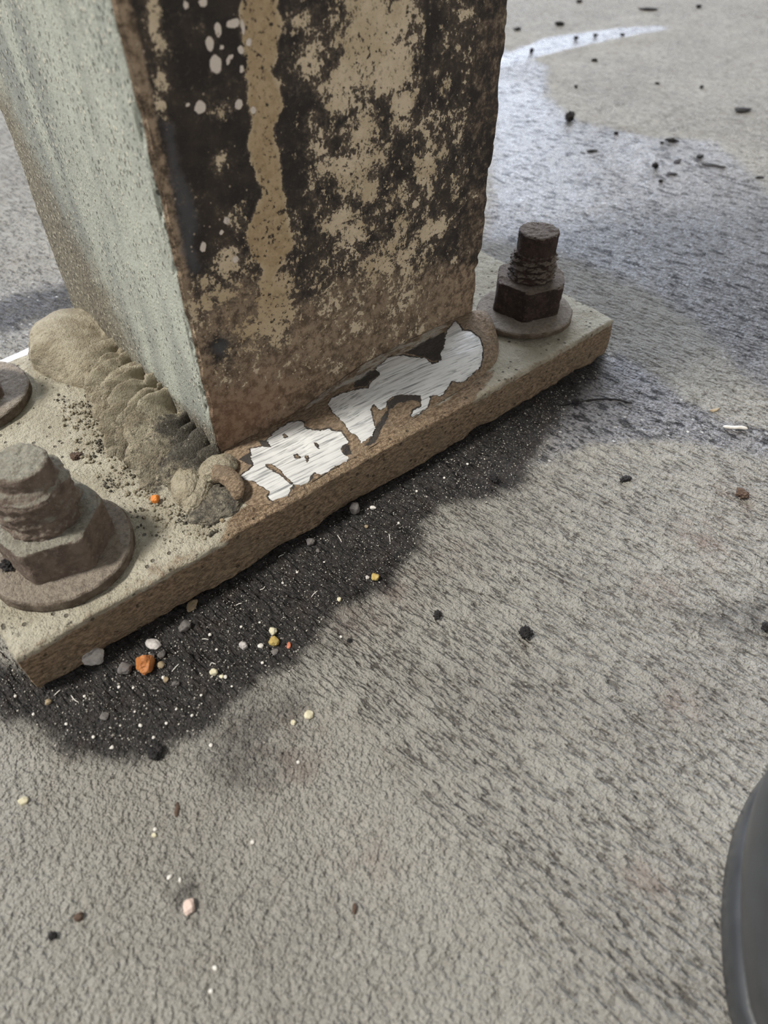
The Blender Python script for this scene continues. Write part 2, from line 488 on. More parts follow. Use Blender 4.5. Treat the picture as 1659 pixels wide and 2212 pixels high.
def build_floor():
    def axis(a, b, h, lo, hi):
        mid = np.arange(a, b + h * .5, h)
        def tail(x0, lim, sg):
            xs, st = [], h
            x = x0
            while abs(x - lim) > 1e-6 and (lim - x) * sg > 0:
                st *= 1.09
                x = x + sg * st
                if (lim - x) * sg <= 0: x = lim
                xs.append(x)
            return xs
        return np.array(list(reversed(tail(a, lo, -1))) + list(mid) + tail(mid[-1], hi, 1))
    xs = axis(-0.26, 0.62, 0.0019, -3.0, 4.0)
    ys = axis(-0.34, 0.50, 0.0019, -3.0, 4.0)
    X, Y = np.meshgrid(xs, ys, indexing='ij')
    P2 = np.stack([X.ravel(), Y.ravel()], -1)
    P3 = np.concatenate([P2, np.zeros((len(P2), 1))], 1)
    z = 0.0008 * fbm(P3, 16, 3, 3) + 0.00035 * fbm(P3, 120, 2, 5)
    z -= 0.0011
    warp = P2 + 0.004 * np.stack([fbm(P3, 60, 3, 21), fbm(P3, 60, 3, 22)], -1)
    dark = np.zeros(len(P2)); oil = dark.copy(); wet = dark.copy(); pink = dark.copy()
    def region(arr, pl, soft, wgt):
        d = poly_sdf(warp, floor_pts(pl))
        np.maximum(arr, wgt * sstep(-d, -soft, soft), out=arr)
    # black grime in front of the plate and under it
    region(dark, [(-60, 1380), (-60, 1545), (60, 1580), (130, 1622), (230, 1640), (330, 1632), (430, 1590), (500, 1530),
                  (560, 1475), (640, 1440), (690, 1380), (720, 1318), (790, 1290), (850, 1258), (905, 1195), (925, 1130), (955, 1085),
                  (1050, 1075), (1130, 1060), (1158, 1005), (1195, 935), (1260, 900), (1310, 800), (1300, 740), (900, 960), (420, 1240), (70, 1440)], 0.0085, 1.0)
    region(dark, [(300, 1640), (430, 1590), (560, 1475), (640, 1440), (720, 1318), (790, 1290), (860, 1290), (760, 1380), (680, 1480),
                  (640, 1640), (600, 1730), (500, 1720), (420, 1660)], 0.012, 0.50)
    region(dark, [(0, 640), (70, 622), (150, 612), (200, 640), (150, 668), (100, 690), (50, 705), (0, 720), (-60, 720), (-60, 660)], 0.010, 0.75)
    region(dark, [(1450, 1310), (1560, 1285), (1680, 1270), (1680, 1400), (1600, 1400), (1500, 1350)], 0.008, 0.48)
    for (x, y, rx, w) in ((395, 1925, 0.0075, .55), (336, 1622, 0.004, .8), (1225, 1005, .006, .4), (640, 1640, .01, .25), (700, 1830, .008, .2)):
        c = at(x, y, 0)[:2]
        np.maximum(dark, w * blob(P2, c, (rx, rx)), out=dark)
    region(dark, [(1200, 905), (1330, 862), (1450, 905), (1560, 925), (1659, 930), (1659, 955), (1560, 950), (1420, 940), (1300, 925)], 0.010, 0.55)
    region(dark, [(1150, 1010), (1200, 925), (1255, 830), (1312, 765), (1345, 755), (1420, 812), (1480, 860), (1560, 895), (1560, 930), (1400, 930), (1280, 950)], 0.010, 0.48)
    region(dark, [(1060, 420), (1250, 470), (1330, 560), (1300, 600), (1200, 550), (1050, 530)], 0.012, 0.36)
    region(dark, [(1420, 590), (1680, 560), (1680, 870), (1600, 820), (1520, 710)], 0.015, 0.44)
    # oily blue-grey film right of the plate and in a band behind it
    region(oil, [(1150, 1010), (1200, 925), (1255, 830), (1312, 765), (1345, 755), (1420, 812), (1480, 860), (1560, 895), (1680, 925), (1680, 990), (1540, 960), (1400, 950), (1280, 960)], 0.008, 0.85)
    region(oil, [(1060, 90), (1190, 140), (1185, 205), (1260, 258), (1400, 290), (1540, 298), (1600, 345), (1680, 430), (1680, 870),
                 (1600, 800), (1500, 690), (1400, 625), (1300, 585), (1210, 545), (1050, 520)], 0.014, 0.80)
    region(oil, [(1050, 60), (1180, 78), (1430, 55), (1460, 70), (1200, 140), (1190, 205), (1260, 258), (1400, 290), (1540, 298), (1600, 345), (1680, 430), (1760, 300), (1760, -120), (1000, -120)], 0.03, 0.30)
    region(oil, [(-60, 560), (60, 600), (160, 590), (160, 720), (-60, 790)], 0.02, 0.35)
    region(wet, [(1050, 130), (1180, 78), (1300, 62), (1430, 52), (1440, 62), (1300, 88), (1200, 112), (1050, 150)], 0.010, 1.0)
    region(oil, [(1050, 130), (1180, 78), (1300, 62), (1430, 52), (1440, 62), (1300, 88), (1200, 112), (1050, 150)], 0.008, 0.9)
    region(wet, [(1330, 300), (1480, 300), (1570, 312), (1625, 370), (1680, 430), (1680, 620), (1570, 500), (1430, 430), (1350, 350)], 0.020, 0.9)
    region(wet, [(1050, 170), (1150, 180), (1230, 270), (1300, 420), (1200, 470), (1050, 430)], 0.02, 0.6)
    for (x, y, r_, w) in ((1520, 1160, .012, .6), (1480, 1530, .006, .6), (1440, 1270, .01, .4), (1395, 1900, .006, .5), (760, 1320, .012, .5),
                          (860, 1260, .01, .5), (980, 1190, .01, .25), (620, 1640, .012, .4), (1590, 1070, .012, .35), (560, 1250, .01, .3), (800, 1850, .01, .3)):
        c = at(x, y, 0)[:2]
        np.maximum(pink, w * blob(warp, c, (r_, r_)), out=pink)
    d = poly_sdf(P2 + 0.012 * np.stack([fbm(P3, 25, 2, 31), fbm(P3, 25, 2, 32)], -1),
                 floor_pts([(-300, 1600), (520, 1480), (760, 1560), (900, 1750), (1050, 1900), (1200, 2060), (1350, 2300), (1300, 2600), (-300, 2600)]))
    groove = sstep(d, -0.012, 0.014)
    far = sstep(np.hypot(P2[:, 0] - .0, P2[:, 1]), 0.75, 0.5)
    groove *= 0.65 + 0.35 * far
    V = np.stack([X.ravel(), Y.ravel(), z], -1)
    F = grid_faces(len(xs), len(ys))
    o = mesh_obj('floor', V, F, MC, attrs=dict(dark=dark, oil=oil, wet=wet, pink=pink, groove=groove))
    tag(o, None, None, kind='structure')
    return o

FLOOR = build_floor()

def floor_z(x, y):
    P = np.array([[x, y, 0.0]])
    return float((0.0008 * fbm(P, 16, 3, 3) + 0.00035 * fbm(P, 120, 2, 5))[0] - 0.0011)

# ------------------------------------------------------------------ steel post
PX0, PX1, PY0 = -0.0994, 0.2157, -0.0411
COLUMN = empty('steel_post', (PW / 2, PD / 2, 0.0), 'square steel post with flaking dark and tan paint welded to its thick base plate', 'post')
CL = (PW / 2, PD / 2, 0.0)

def back_edge(x):
    return 0.1325 + 0.095 * x

def plate_soot_shade_pts(P2):  # soot spots plus painted shade under the weld lump and in the cavity
    s = np.zeros(len(P2))
    for (x, y, r_, w) in ((225, 870, .006, .55), (195, 895, .006, .4), (285, 1010, .005, .6), (335, 1055, .005, .7), (490, 1085, .006, .9), (440, 1100, .005, .5), (165, 985, .002, .8),
                          (150, 830, .003, .6), (60, 690, .003, .1), (20, 905, .004, .6), (530, 1100, .005, .3)):
        np.maximum(s, w * blob(P2, at(x, y, T)[:2], (r_, r_)), out=s)
    return s

def build_plate():
    h = 0.0009
    r = 0.0014
    L = PX1 - PX0
    nb = 4
    arc = [r * math.pi / 2 * (k + 1) / nb for k in range(nb)]
    side = [arc[-1] + (k + 1) * 0.001 for k in range(int((T - r) / 0.001))]
    side[-1] = arc[-1] + (T - r)
    ex = np.array(arc + side)
    def ext(length):
        n = int(round((length - 2 * r) / h))
        inner = np.linspace(r, length - r, n + 1)
        pos, e = [], []
        for q in ex[::-1]: pos.append(r); e.append(-q)
        for q in inner: pos.append(q); e.append(0.0)
        for q in ex: pos.append(length - r); e.append(q)
        return np.array(pos), np.array(e)
    W_ = back_edge(PX0 + L / 2) - PY0
    px, exx = ext(L); py, eyy = ext(W_)
    def outw(e):
        a = np.abs(e)
        o = np.where(a <= r * math.pi / 2, r * np.sin(np.minimum(a / r, math.pi / 2)), r)
        return np.sign(e) * o
    def down(e):
        a = np.abs(e)
        return np.where(a <= r * math.pi / 2, r * (1 - np.cos(np.minimum(a / r, math.pi / 2))), r + (a - r * math.pi / 2))
    PXg, PYg = np.meshgrid(px, py, indexing='ij'); EX, EY = np.meshgrid(exx, eyy, indexing='ij')
    x = PX0 + PXg + outw(EX); yv = (PYg + outw(EY)) / W_
    y = PY0 + yv * (back_edge(x) - PY0)
    dn = np.maximum(down(EX), down(EY))
    z = T - dn
    P = np.stack([x, y, z], -1).reshape(-1, 3)
    sd = (dn / T).ravel()
    nx = np.sign(EX).ravel() * (np.abs(EX).ravel() > 0); ny = np.sign(EY).ravel() * (np.abs(EY).ravel() > 0)
    n_lo = fbm(P, 45, 3, 41); n_hi = fbm(P, 260, 3, 42); n_md = fbm(P, 110, 3, 48)
    edge = sstep(sd, 0.01, 0.07)
    amp = edge * (0.0008 * n_lo + 0.0006 * n_hi + 0.0006 * n_md)
    # the bottom of the side is ragged where grout and mud hang on
    amp += -0.0022 * sstep(sd, 0.80, 1.0) * np.clip(fbm(P, 70, 3, 43) + 0.25, 0, 1)
    P[:, 0] += nx * amp; P[:, 1] += ny * amp
    topm = 1 - edge
    P[:, 2] += topm * (0.00035 * n_md + 0.0003 * n_hi + 0.0004 * n_lo)
    # worn upper arris
    arris = np.exp(-((sd - 0.04) / 0.05) ** 2)
    P[:, 2] -= arris * 0.0007 * np.clip(fbm(P, 80, 3, 44) + .3, 0, 1)
    P2 = P[:, :2]
    brown = np.where(ny < 0, sstep(sd, 0.05, 0.2), 0.85 * sstep(sd, 0.05, .3))
    # mud along the front strip of the top, right of the curled weld end
    d = poly_sdf(P2 + 0.002 * np.stack([fbm(P, 80, 3, 45), fbm(P, 80, 3, 46)], -1),
                 np.array([at(a, b, T)[:2] for a, b in ((470, 1180), (505, 1105), (560, 1080), (660, 1040), (780, 965), (900, 900), (1050, 800), (1075, 800), (1010, 885), (800, 1000), (600, 1120))]))
    brown = np.maximum(brown, 0.9 * sstep(-d, -0.002, 0.003))
    brown = np.maximum(brown, 0.45 * sstep(P2[:, 1], PY0 + .006, PY0))
    pl_ = np.array([at(a, b, T)[:2] for a, b in ((215, 1330), (330, 1215), (420, 1180), (470, 1175), (300, 1290))])
    brown = np.maximum(brown, 0.5 * sstep(-poly_sdf(P2, pl_), -.006, .004))
    bare_sheen = sstep(P2[:, 1] - back_edge(P2[:, 0]), -0.0062, -0.0052) * (P2[:, 0] < 0.01)  # clean back edge, its sky reflection painted in as bright colour
    soot_shade = plate_soot_shade_pts(P2) * topm
    return mesh_obj('base_plate', P, grid_faces(len(px), len(py)), MP, COLUMN, CL, dict(brown=brown, bare_sheen=bare_sheen, soot_shade=soot_shade))

def build_post():
    r = 0.0016
    h = 0.0008
    prof = []                     # (x, y, kind): 0 front, 1 other, 2 left
    for x in np.arange(r, PW - r, h): prof.append((x, 0.0, 0))
    for k in range(6):
        a = -math.pi / 2 + math.pi / 2 * k / 5; prof.append((PW - r + r * math.cos(a), r + r * math.sin(a), 0 if k < 3 else 1))
    for y in np.linspace(r, PD - r, 40)[1:-1]: prof.append((PW, y, 1))
    for k in range(6):
        a = math.pi / 2 * k / 5; prof.append((PW - r + r * math.cos(a), PD - r + r * math.sin(a), 1))
    for x in np.linspace(PW - r, r, 40)[1:-1]: prof.append((x, PD, 1))
    for k in range(6):
        a = math.pi / 2 + math.pi / 2 * k / 5; prof.append((r + r * math.cos(a), PD - r + r * math.sin(a), 2))
    for y in np.arange(PD - r, r, -h): prof.append((0.0, y, 2))
    for k in range(6):
        a = math.pi + math.pi / 2 * k / 5; prof.append((r + r * math.cos(a), r + r * math.sin(a), 2 if k < 3 else 0))
    prof = np.array(prof)
    zs = np.concatenate([np.arange(T, T + 0.205, h), np.geomspace(T + 0.206, 2.4, 60)])
    n, nz = len(prof), len(zs)
    P = np.zeros((n, nz, 3))
    P[:, :, 0] = prof[:, 0:1]; P[:, :, 1] = prof[:, 1:2]; P[:, :, 2] = zs[None, :]
    P = P.reshape(-1, 3)
    kind = np.repeat(prof[:, 2], nz)
    C = P[:, :2] - np.array([PW / 2, PD / 2])
    nrm = np.stack([np.sign(C[:, 0]) * (np.abs(C[:, 0]) > PW / 2 - r * 1.01), np.sign(C[:, 1]) * (np.abs(C[:, 1]) > PD / 2 - r * 1.01)], -1)
    n_lo, n_hi = fbm(P, 30, 3, 51), fbm(P, 180, 3, 52)
    amp = 0.0005 * n_lo + 0.00018 * n_hi
    both = (np.abs(nrm).sum(1) > 1.5)
    corner = both * (0.0012 * np.clip(fbm(P * [1, 1, 1], 75, 3, 53), -.2, 1) + 0.0009 * np.clip(fbm(P, 260, 2, 54) - .1, 0, 1))
    P[:, :2] += nrm * (amp - corner)[:, None]
    # a few nicks on the far right arris
    for px_, zz, dd in ((PW, 0.0615, .0018), (PW, 0.0555, .0012), (PW, 0.101, .0008)):
        m_ = np.exp(-((P[:, 2] - zz) / 0.0022) ** 2) * (np.hypot(P[:, 0] - PW, P[:, 1]) < 0.004)
        P[:, 0] -= dd * m_
    Q = P[:, [0, 2]].copy()       # front face coordinates
    wq = Q + 0.0016 * np.stack([fbm(P, 110, 3, 61), fbm(P, 110, 3, 62)], -1)
    tan = np.zeros(len(P)); ochre = tan.copy(); pale = tan.copy(); blue = tan.copy(); brown = tan.copy(); red = tan.copy()
    fr = np.abs(P[:, 1]) < 0.01
    def fpoly(pl): return np.array([on_front(a, b) for a, b in pl])
    def fblob(x, y, rx, ry, arr, w, src=None):
        c = on_front(x, y); ex = on_front(x + rx, y - rx * .53); ey = on_front(x, y + ry)
        np.maximum(arr, w * blob(wq if src is None else src, c, (abs(ex[0] - c[0]), abs(ey[1] - c[1]))), out=arr)
    # running tan streak
    d = poly_sdf(wq, fpoly([(524, -60), (602, -60), (600, 0), (614, 60), (600, 112), (586, 145), (606, 190), (616, 230), (598, 282), (600, 322), (614, 400), (630, 480),
                            (634, 540), (612, 566), (600, 600), (640, 660), (634, 740), (600, 770), (540, 720), (560, 640), (570, 580), (540, 560), (524, 512), (534, 480), (560, 420), (552, 380), (537, 320),
                            (546, 262), (532, 200), (536, 130), (522, 90)]))
    s_ = sstep(-d, -0.0012, 0.0022)
    s_ = s_ * (0.45 + .55 * sstep(Q[:, 1], T + .035, T + .075)); tan = np.maximum(tan, 0.95 * s_); ochre = np.maximum(ochre, s_)
    for b in ((800, 80, 75, 105, 1.0), (865, 35, 50, 55, .75), (755, 150, 55, 60, .75), (735, 205, 55, 60, .62), (785, 290, 45, 60, .72), (805, 340, 50, 45, .72),
              (760, 385, 55, 45, .68), (715, 370, 45, 40, .62), (795, 410, 40, 50, .7), (835, 150, 65, 70, .8), (872, 215, 50, 40, .62), (860, 270, 40, 35, .5),
              (925, 365, 38, 65, .75), (950, 330, 25, 45, .65), (860, 420, 35, 50, .52), (735, 475, 60, 35, .68), (775, 500, 50, 35, .62), (870, 480, 35, 45, .6),
              (935, 495, 50, 30, .66), (830, 560, 80, 55, .66), (720, 560, 50, 50, .42), (680, 400, 25, 60, .42), (655, 45, 35, 45, .52), (668, 130, 35, 50, .6),
              (700, 185, 35, 35, .6), (1000, 30, 25, 45, .42), (960, 190, 22, 28, .62), (905, 70, 22, 110, .45), (330, 40, 22, 80, .72), (352, 175, 12, 40, .66), (350, 235, 12, 30, .6),
              (480, 245, 28, 28, .55), (470, 350, 22, 22, .55), (495, 565, 42, 38, .62), (520, 470, 30, 40, .46), (470, 640, 60, 40, .62), (430, 610, 40, 25, .55),
              (600, 620, 60, 60, .62), (570, 700, 90, 80, .54), (690, 620, 50, 60, .40), (900, 570, 60, 60, .5), (640, 240, 30, 60, .2), (985, 400, 20, 60, .45),
              (700, 280, 70, 80, .36), (840, 470, 120, 100, .38), (640, 520, 40, 60, .35), (880, 620, 80, 60, .4), (990, 300, 20, 50, .4), (760, 640, 110, 50, .34), (900, 640, 80, 50, .36), (650, 780, 60, 60, .30), (430, 680, 40, 60, .42), (500, 800, 60, 60, .32), (820, 690, 70, 50, .30)):
        fblob(*b[:4], tan, b[4])
    for b in ((560, 640, 110, 80, .9), (520, 710, 90, 70, .8), (440, 640, 40, 50, .6), (830, 560, 60, 60, .3)):
        fblob(*b[:4], ochre, b[4])
    ox = Q[:, 0]
    for (x, y, rx, ry) in ((402, 11, 6, 10), (438, 7, 9, 10), (472, 65, 8, 18), (504, 51, 13, 13), (452, 94, 9, 16), (465, 140, 12, 24), (432, 233, 11, 14), (517, 228, 9, 11),
                           (519, 108, 7, 10), (548, 237, 7, 9), (438, 533, 7, 11), (494, 129, 5, 8), (489, 476, 8, 9), (523, 147, 5, 9), (480, 100, 5, 6), (405, 222, 4, 5), (500, 120, 5, 6), (478, 505, 5, 6), (510, 560, 7, 9),
                           (525, 60, 6, 18), (540, 90, 6, 10)):
        fblob(x, y, rx * 1.15, ry * 1.15, pale, 1.0, Q + 0.0007 * np.stack([fbm(P, 260, 2, 63), fbm(P, 260, 2, 64)], -1))
    d = poly_sdf(wq, fpoly([(335, 250), (375, 255), (400, 345), (425, 450), (436, 590), (402, 600), (386, 530), (372, 420), (352, 330)]))
    blue = np.maximum(blue, 0.80 * sstep(-d + .002 * fbm(P, 200, 3, 68), -0.0035, 0.0045))
    for b in ((480, 750, 26, 30, .8), (930, 460, 45, 35, .45), (850, 380, 60, 60, .25), (640, 330, 30, 80, .3), (640, 180, 30, 40, .4)):
        fblob(*b[:4], blue, b[4])
    # brown dusty foot, left arris and right margin
    foot = fpoly([(330, 640), (480, 660), (560, 620), (640, 640), (700, 600), (860, 590), (950, 600), (1060, 560), (1060, 720), (1020, 740), (460, 1010)])
    d = poly_sdf(wq, foot)
    brown = np.maximum(brown, 0.85 * sstep(-d + .010 * fbm(P, 60, 3, 66), -0.020, 0.014))
    brown = np.maximum(brown, 0.75 * sstep(ox, 0.0080, 0.0035))
    brown = np.maximum(brown, 0.40 * sstep(ox, 0.118, 0.138))
    brown = np.maximum(brown, 0.28 * sstep(ox, 0.045, 0.075))
    for b in ((520, 900, 110, 70, .9), (470, 880, 60, 70, .6), (590, 850, 80, 40, .5), (440, 640, 25, 60, .2)):
        fblob(*b[:4], red, b[4])
    for b in ((480, 760, 40, 40, -.6),):
        c = on_front(b[0], b[1]); brown -= 0.6 * blob(wq, c, (.007, .009))
    tan = np.maximum(tan, 0.16 * sstep(ox, 0.046, 0.06) * sstep(ox, .147, .13) + 0.10 * sstep(fbm(P, 50, 2, 67), -.1, .3))
    for a in (tan, ochre, pale, blue, red): a *= fr
    # left face
    G = P[:, [1, 2]]
    lf = P[:, 0] < 0.004
    lb = np.zeros(len(P))
    c0 = on_left(60, 330)
    yy, zz = G[:, 0], G[:, 1]
    wob = 0.012 * fbm(P, 18, 3, 71)
    lb = np.clip(sstep(yy + wob + (0.10 - zz) * 0.70, 0.060, 0.150), 0, 1) * 1.0
    lb = np.maximum(lb, sstep(zz + wob * .5, T + .022, T + .004) * 0.8)
    grey = np.zeros(len(P))
    for (x, y, rx, ry, w) in ((130, 350, .004, .028, .55), (165, 470, .007, .016, .75), (60, 90, .010, .05, .5), (150, 60, .006, .05, .35), (200, 250, .004, .05, .3)):
        np.maximum(grey, w * blob(G + wob[:, None] * .4, on_left(x, y), (rx, ry)), out=grey)
    brown = np.where(lf & (kind == 2), lb, brown)
    F = grid_faces(n, nz, cu=True)
    fm = np.where(np.repeat(prof[:, 2] == 2, nz - 1), 1, 0)
    o = mesh_obj('square_tube', P, F, MF, COLUMN, CL, dict(tan=tan, ochre=ochre, pale=pale, blue=blue, brown=brown, red=red, grey=grey), mats=[MF, ML])
    if len(o.data.polygons) == len(fm):
        o.data.polygons.foreach_set('material_index', fm.astype(np.int32))
    # plain closing lid, far above the frame
    lid = [(x, y, 2.4) for x, y in ((0, 0), (PW, 0), (PW, PD), (0, PD))]
    lo = [(x, y, 2.392) for x, y in ((0, 0), (PW, 0), (PW, PD), (0, PD))]
    mesh_obj('tube_cap', lid + lo, [(0, 1, 2, 3), (7, 6, 5, 4), (0, 4, 5, 1), (1, 5, 6, 2), (2, 6, 7, 3), (3, 7, 4, 0)], MF, COLUMN, CL, smooth=False)
    return o

def build_front_weld():
    xs = np.arange(-0.006, 0.1602, 0.00032)
    av = np.concatenate([[-0.06], np.linspace(0, 1, 112)])
    X, A = np.meshgrid(xs, av, indexing='ij')
    x = X.ravel(); a = np.clip(A.ravel(), 0, 1)
    h = np.interp(x, [0, .012, .03, .044, .060, .077, .10, .134, .148], [.0012, .0018, .0025, .0036, .0075, .0112, .0124, .0116, .0112])
    w = np.interp(x, [0, .01, .03, .05, .08, .12, .14, .15], [.0375, .038, .0365, .0365, .0335, .0315, .0295, .027])
    e = np.sqrt(np.clip(1 - (np.clip(x - 0.1475, 0, 1) / 0.0122) ** 2, 0, 1))
    ew = np.sqrt(np.clip(1 - (np.clip(x - 0.126, 0, 1) / 0.0325) ** 2, 0, 1))
    e2 = np.clip((x + 0.006) / 0.010, 0, 1) ** .5
    h = h * (0.15 + .85 * e) * (.4 + .6 * e2); w = w * (0.05 + .95 * np.minimum(e, ew)) * (.8 + .2 * e2)
    bul = 0.0032 * 4 * a * (1 - a) * e * np.interp(x, [0, .03, .08], [.5, .8, 1])
    y = -w * a - bul * .45
    z = T + h * (1 - a) + bul
    back = A.ravel() < 0
    y = np.where(back, 0.0006, y); z = np.where(back, T - .0005, z)
    P = np.stack([x, y, z], -1)
    P[:, 2] += np.where(back, 0, (0.0010 * fbm(P, 55, 3, 81) * 4 * a * (1 - a)))
    px = pix(P)
    def ap(crop):                 # pixel outline -> (x, distance down the bead)
        out = []
        for cx, cy in crop:
            q = np.array([450 + cx * .3918, 650 + cy * .3918])
            i = np.argmin(((px - q) ** 2).sum(1) + back * 1e6)
            out.append((x[i], a[i] * 0.034))
        return np.array(out)
    S = np.stack([x, a * 0.034], -1)
    Sw = S + 0.0006 * np.stack([fbm(P, 420, 3, 82), fbm(P, 420, 3, 83)], -1) + 0.00045 * np.stack([fbm(P * [.4, 1, 1], 1400, 2, 87), fbm(P * [.4, 1, 1], 1400, 2, 88)], -1)
    A1 = [(170, 960), (245, 905), (232, 850), (228, 815), (285, 800), (345, 805), (320, 765), (345, 740), (365, 715), (440, 670), (490, 658), (525, 665), (540, 700), (590, 712), (670, 700), (730, 720),
          (760, 745), (775, 775), (740, 795), (725, 815), (750, 845), (775, 860), (770, 890), (745, 905), (700, 905), (680, 925), (660, 955), (620, 960), (590, 945), (565, 965), (560, 1000), (535, 1035),
          (510, 1020), (480, 1010), (455, 1030), (445, 1075), (420, 1095), (375, 1112), (345, 1100), (328, 1075), (330, 1050), (280, 1010), (250, 990), (200, 985)]
    H1 = [[(315, 900), (345, 897), (390, 925), (430, 965), (470, 1000), (460, 1010), (400, 960), (340, 930)],
          [(472, 850), (490, 845), (512, 855), (500, 864), (480, 860)], [(532, 858), (548, 850), (556, 862), (548, 882), (540, 872)],
          [(412, 735), (425, 728), (440, 745), (425, 752)], [(585, 775), (600, 785), (610, 812), (590, 800)]]
    B1 = [(660, 570), (675, 540), (720, 515), (800, 490), (880, 475), (900, 440), (945, 400), (915, 370), (1000, 310), (1080, 295), (1150, 310), (1200, 310), (1238, 345), (1285, 322), (1282, 290), (1300, 255), (1310, 190),
          (1320, 150), (1365, 110), (1390, 130), (1400, 160), (1450, 165), (1490, 195), (1515, 250), (1515, 300), (1505, 360), (1470, 395), (1420, 435), (1390, 450), (1345, 440), (1330, 470), (1310, 490), (1280, 525),
          (1245, 515), (1225, 530), (1205, 585), (1160, 625), (1130, 640), (1112, 632), (1130, 605), (1165, 580), (1175, 545), (1170, 520), (1130, 515), (1050, 515), (1030, 520), (985, 545), (980, 590), (940, 600),
          (920, 575), (900, 590), (910, 640), (918, 700), (900, 735), (870, 760), (840, 778), (825, 745), (785, 725), (760, 690), (725, 655), (690, 625)]
    sA = poly_sdf(Sw, ap(A1))
    for hole in H1:
        sA = np.maximum(sA, -poly_sdf(Sw, ap(hole)))
    sB = poly_sdf(Sw, ap(B1))
    sd = np.minimum(sA, sB)
    D1 = [(500, 600), (600, 515), (700, 445), (830, 380), (900, 315), (1060, 230), (1200, 155), (1300, 115), (1310, 150), (1250, 195), (1100, 280), (1000, 320), (900, 385), (830, 435), (700, 495), (600, 560), (530, 600)]
    scuff = sstep(-poly_sdf(Sw, ap(D1)), -0.0008, 0.0008)
    flake = np.zeros(len(P))
    for pl in ([(1085, 290), (1180, 230), (1300, 170), (1310, 200), (1280, 320), (1240, 330), (1200, 305)], [(820, 410), (945, 375), (950, 395), (885, 445), (870, 470), (800, 480)],
               [(985, 560), (1040, 520), (1165, 518), (1165, 560), (1120, 540), (1040, 560), (985, 610), (930, 680), (905, 740), (860, 800), (920, 780), (960, 700), (1000, 630)],
               [(725, 790), (775, 790), (790, 840), (750, 845)], [(170, 870), (235, 830), (255, 905), (215, 900)], [(280, 770), (330, 760), (345, 805), (290, 800)], [(555, 960), (590, 940), (560, 1000)], [(455, 1020), (480, 1010), (470, 1050)]):
        flake = np.maximum(flake, sstep(-poly_sdf(Sw, ap(pl)), -0.0008, 0.0006))
    flake = np.maximum(flake, sstep(sd, .0009, .0002) * 0.6)
    dep = -0.00048 * sstep(-sd, -0.0001, 0.00025)
    coat = (0.00035 * fbm(P, 160, 3, 84) + 0.00022 * fbm(P, 600, 2, 85)) * sstep(sd, -.0002, .001)
    # hollow below the long patch
    for cx, cy, dd in ((1060, 580, .0012), (1230, 270, .0008), (930, 720, .001), (780, 830, .0009)):
        q = ap([(cx, cy)])[0]
        coat -= dd * blob(S, q, (.006, .003))
    nrm_y, nrm_z = -0.33, 0.94
    off = np.where(back, 0, dep + coat)
    Pc = P.copy(); Pc[:, 1] += off * nrm_y; Pc[:, 2] += off * nrm_z
    lip = 0.0006 * np.exp(-((x - 0.1575) / 0.0012) ** 2) * (~back)
    Pc[:, 2] += lip; Pc[:, 0] += lip
    F = grid_faces(len(xs), len(av))
    o = mesh_obj('weld_bead', Pc, F, MWC, COLUMN, CL, dict(scuff=scuff, flake=flake))
    o['label'] = 'brown coated weld bead along the front foot of the post'
    # bright ground metal showing through the coat, one mesh per patch
    off2 = np.where(back, 0, -0.00040 + 0.00006 * fbm(P * [.2, 1, 1], 500, 2, 86))
    Pb = P.copy(); Pb[:, 1] += off2 * nrm_y; Pb[:, 2] += off2 * nrm_z
    for s_, lab in ((sA, 'bright ground metal patch near the left end of the weld'), (sB, 'long bright ground metal patch at the right end of the weld')):
        ok = (s_ < 0.0004) & ~back
        fs = F[ok[F].all(1)]
        used, inv = np.unique(fs, return_inverse=True)
        b = mesh_obj('bare_metal_patch', Pb[used], inv.reshape(-1, 4), MB, o, CL)
        b['label'] = lab
    return o

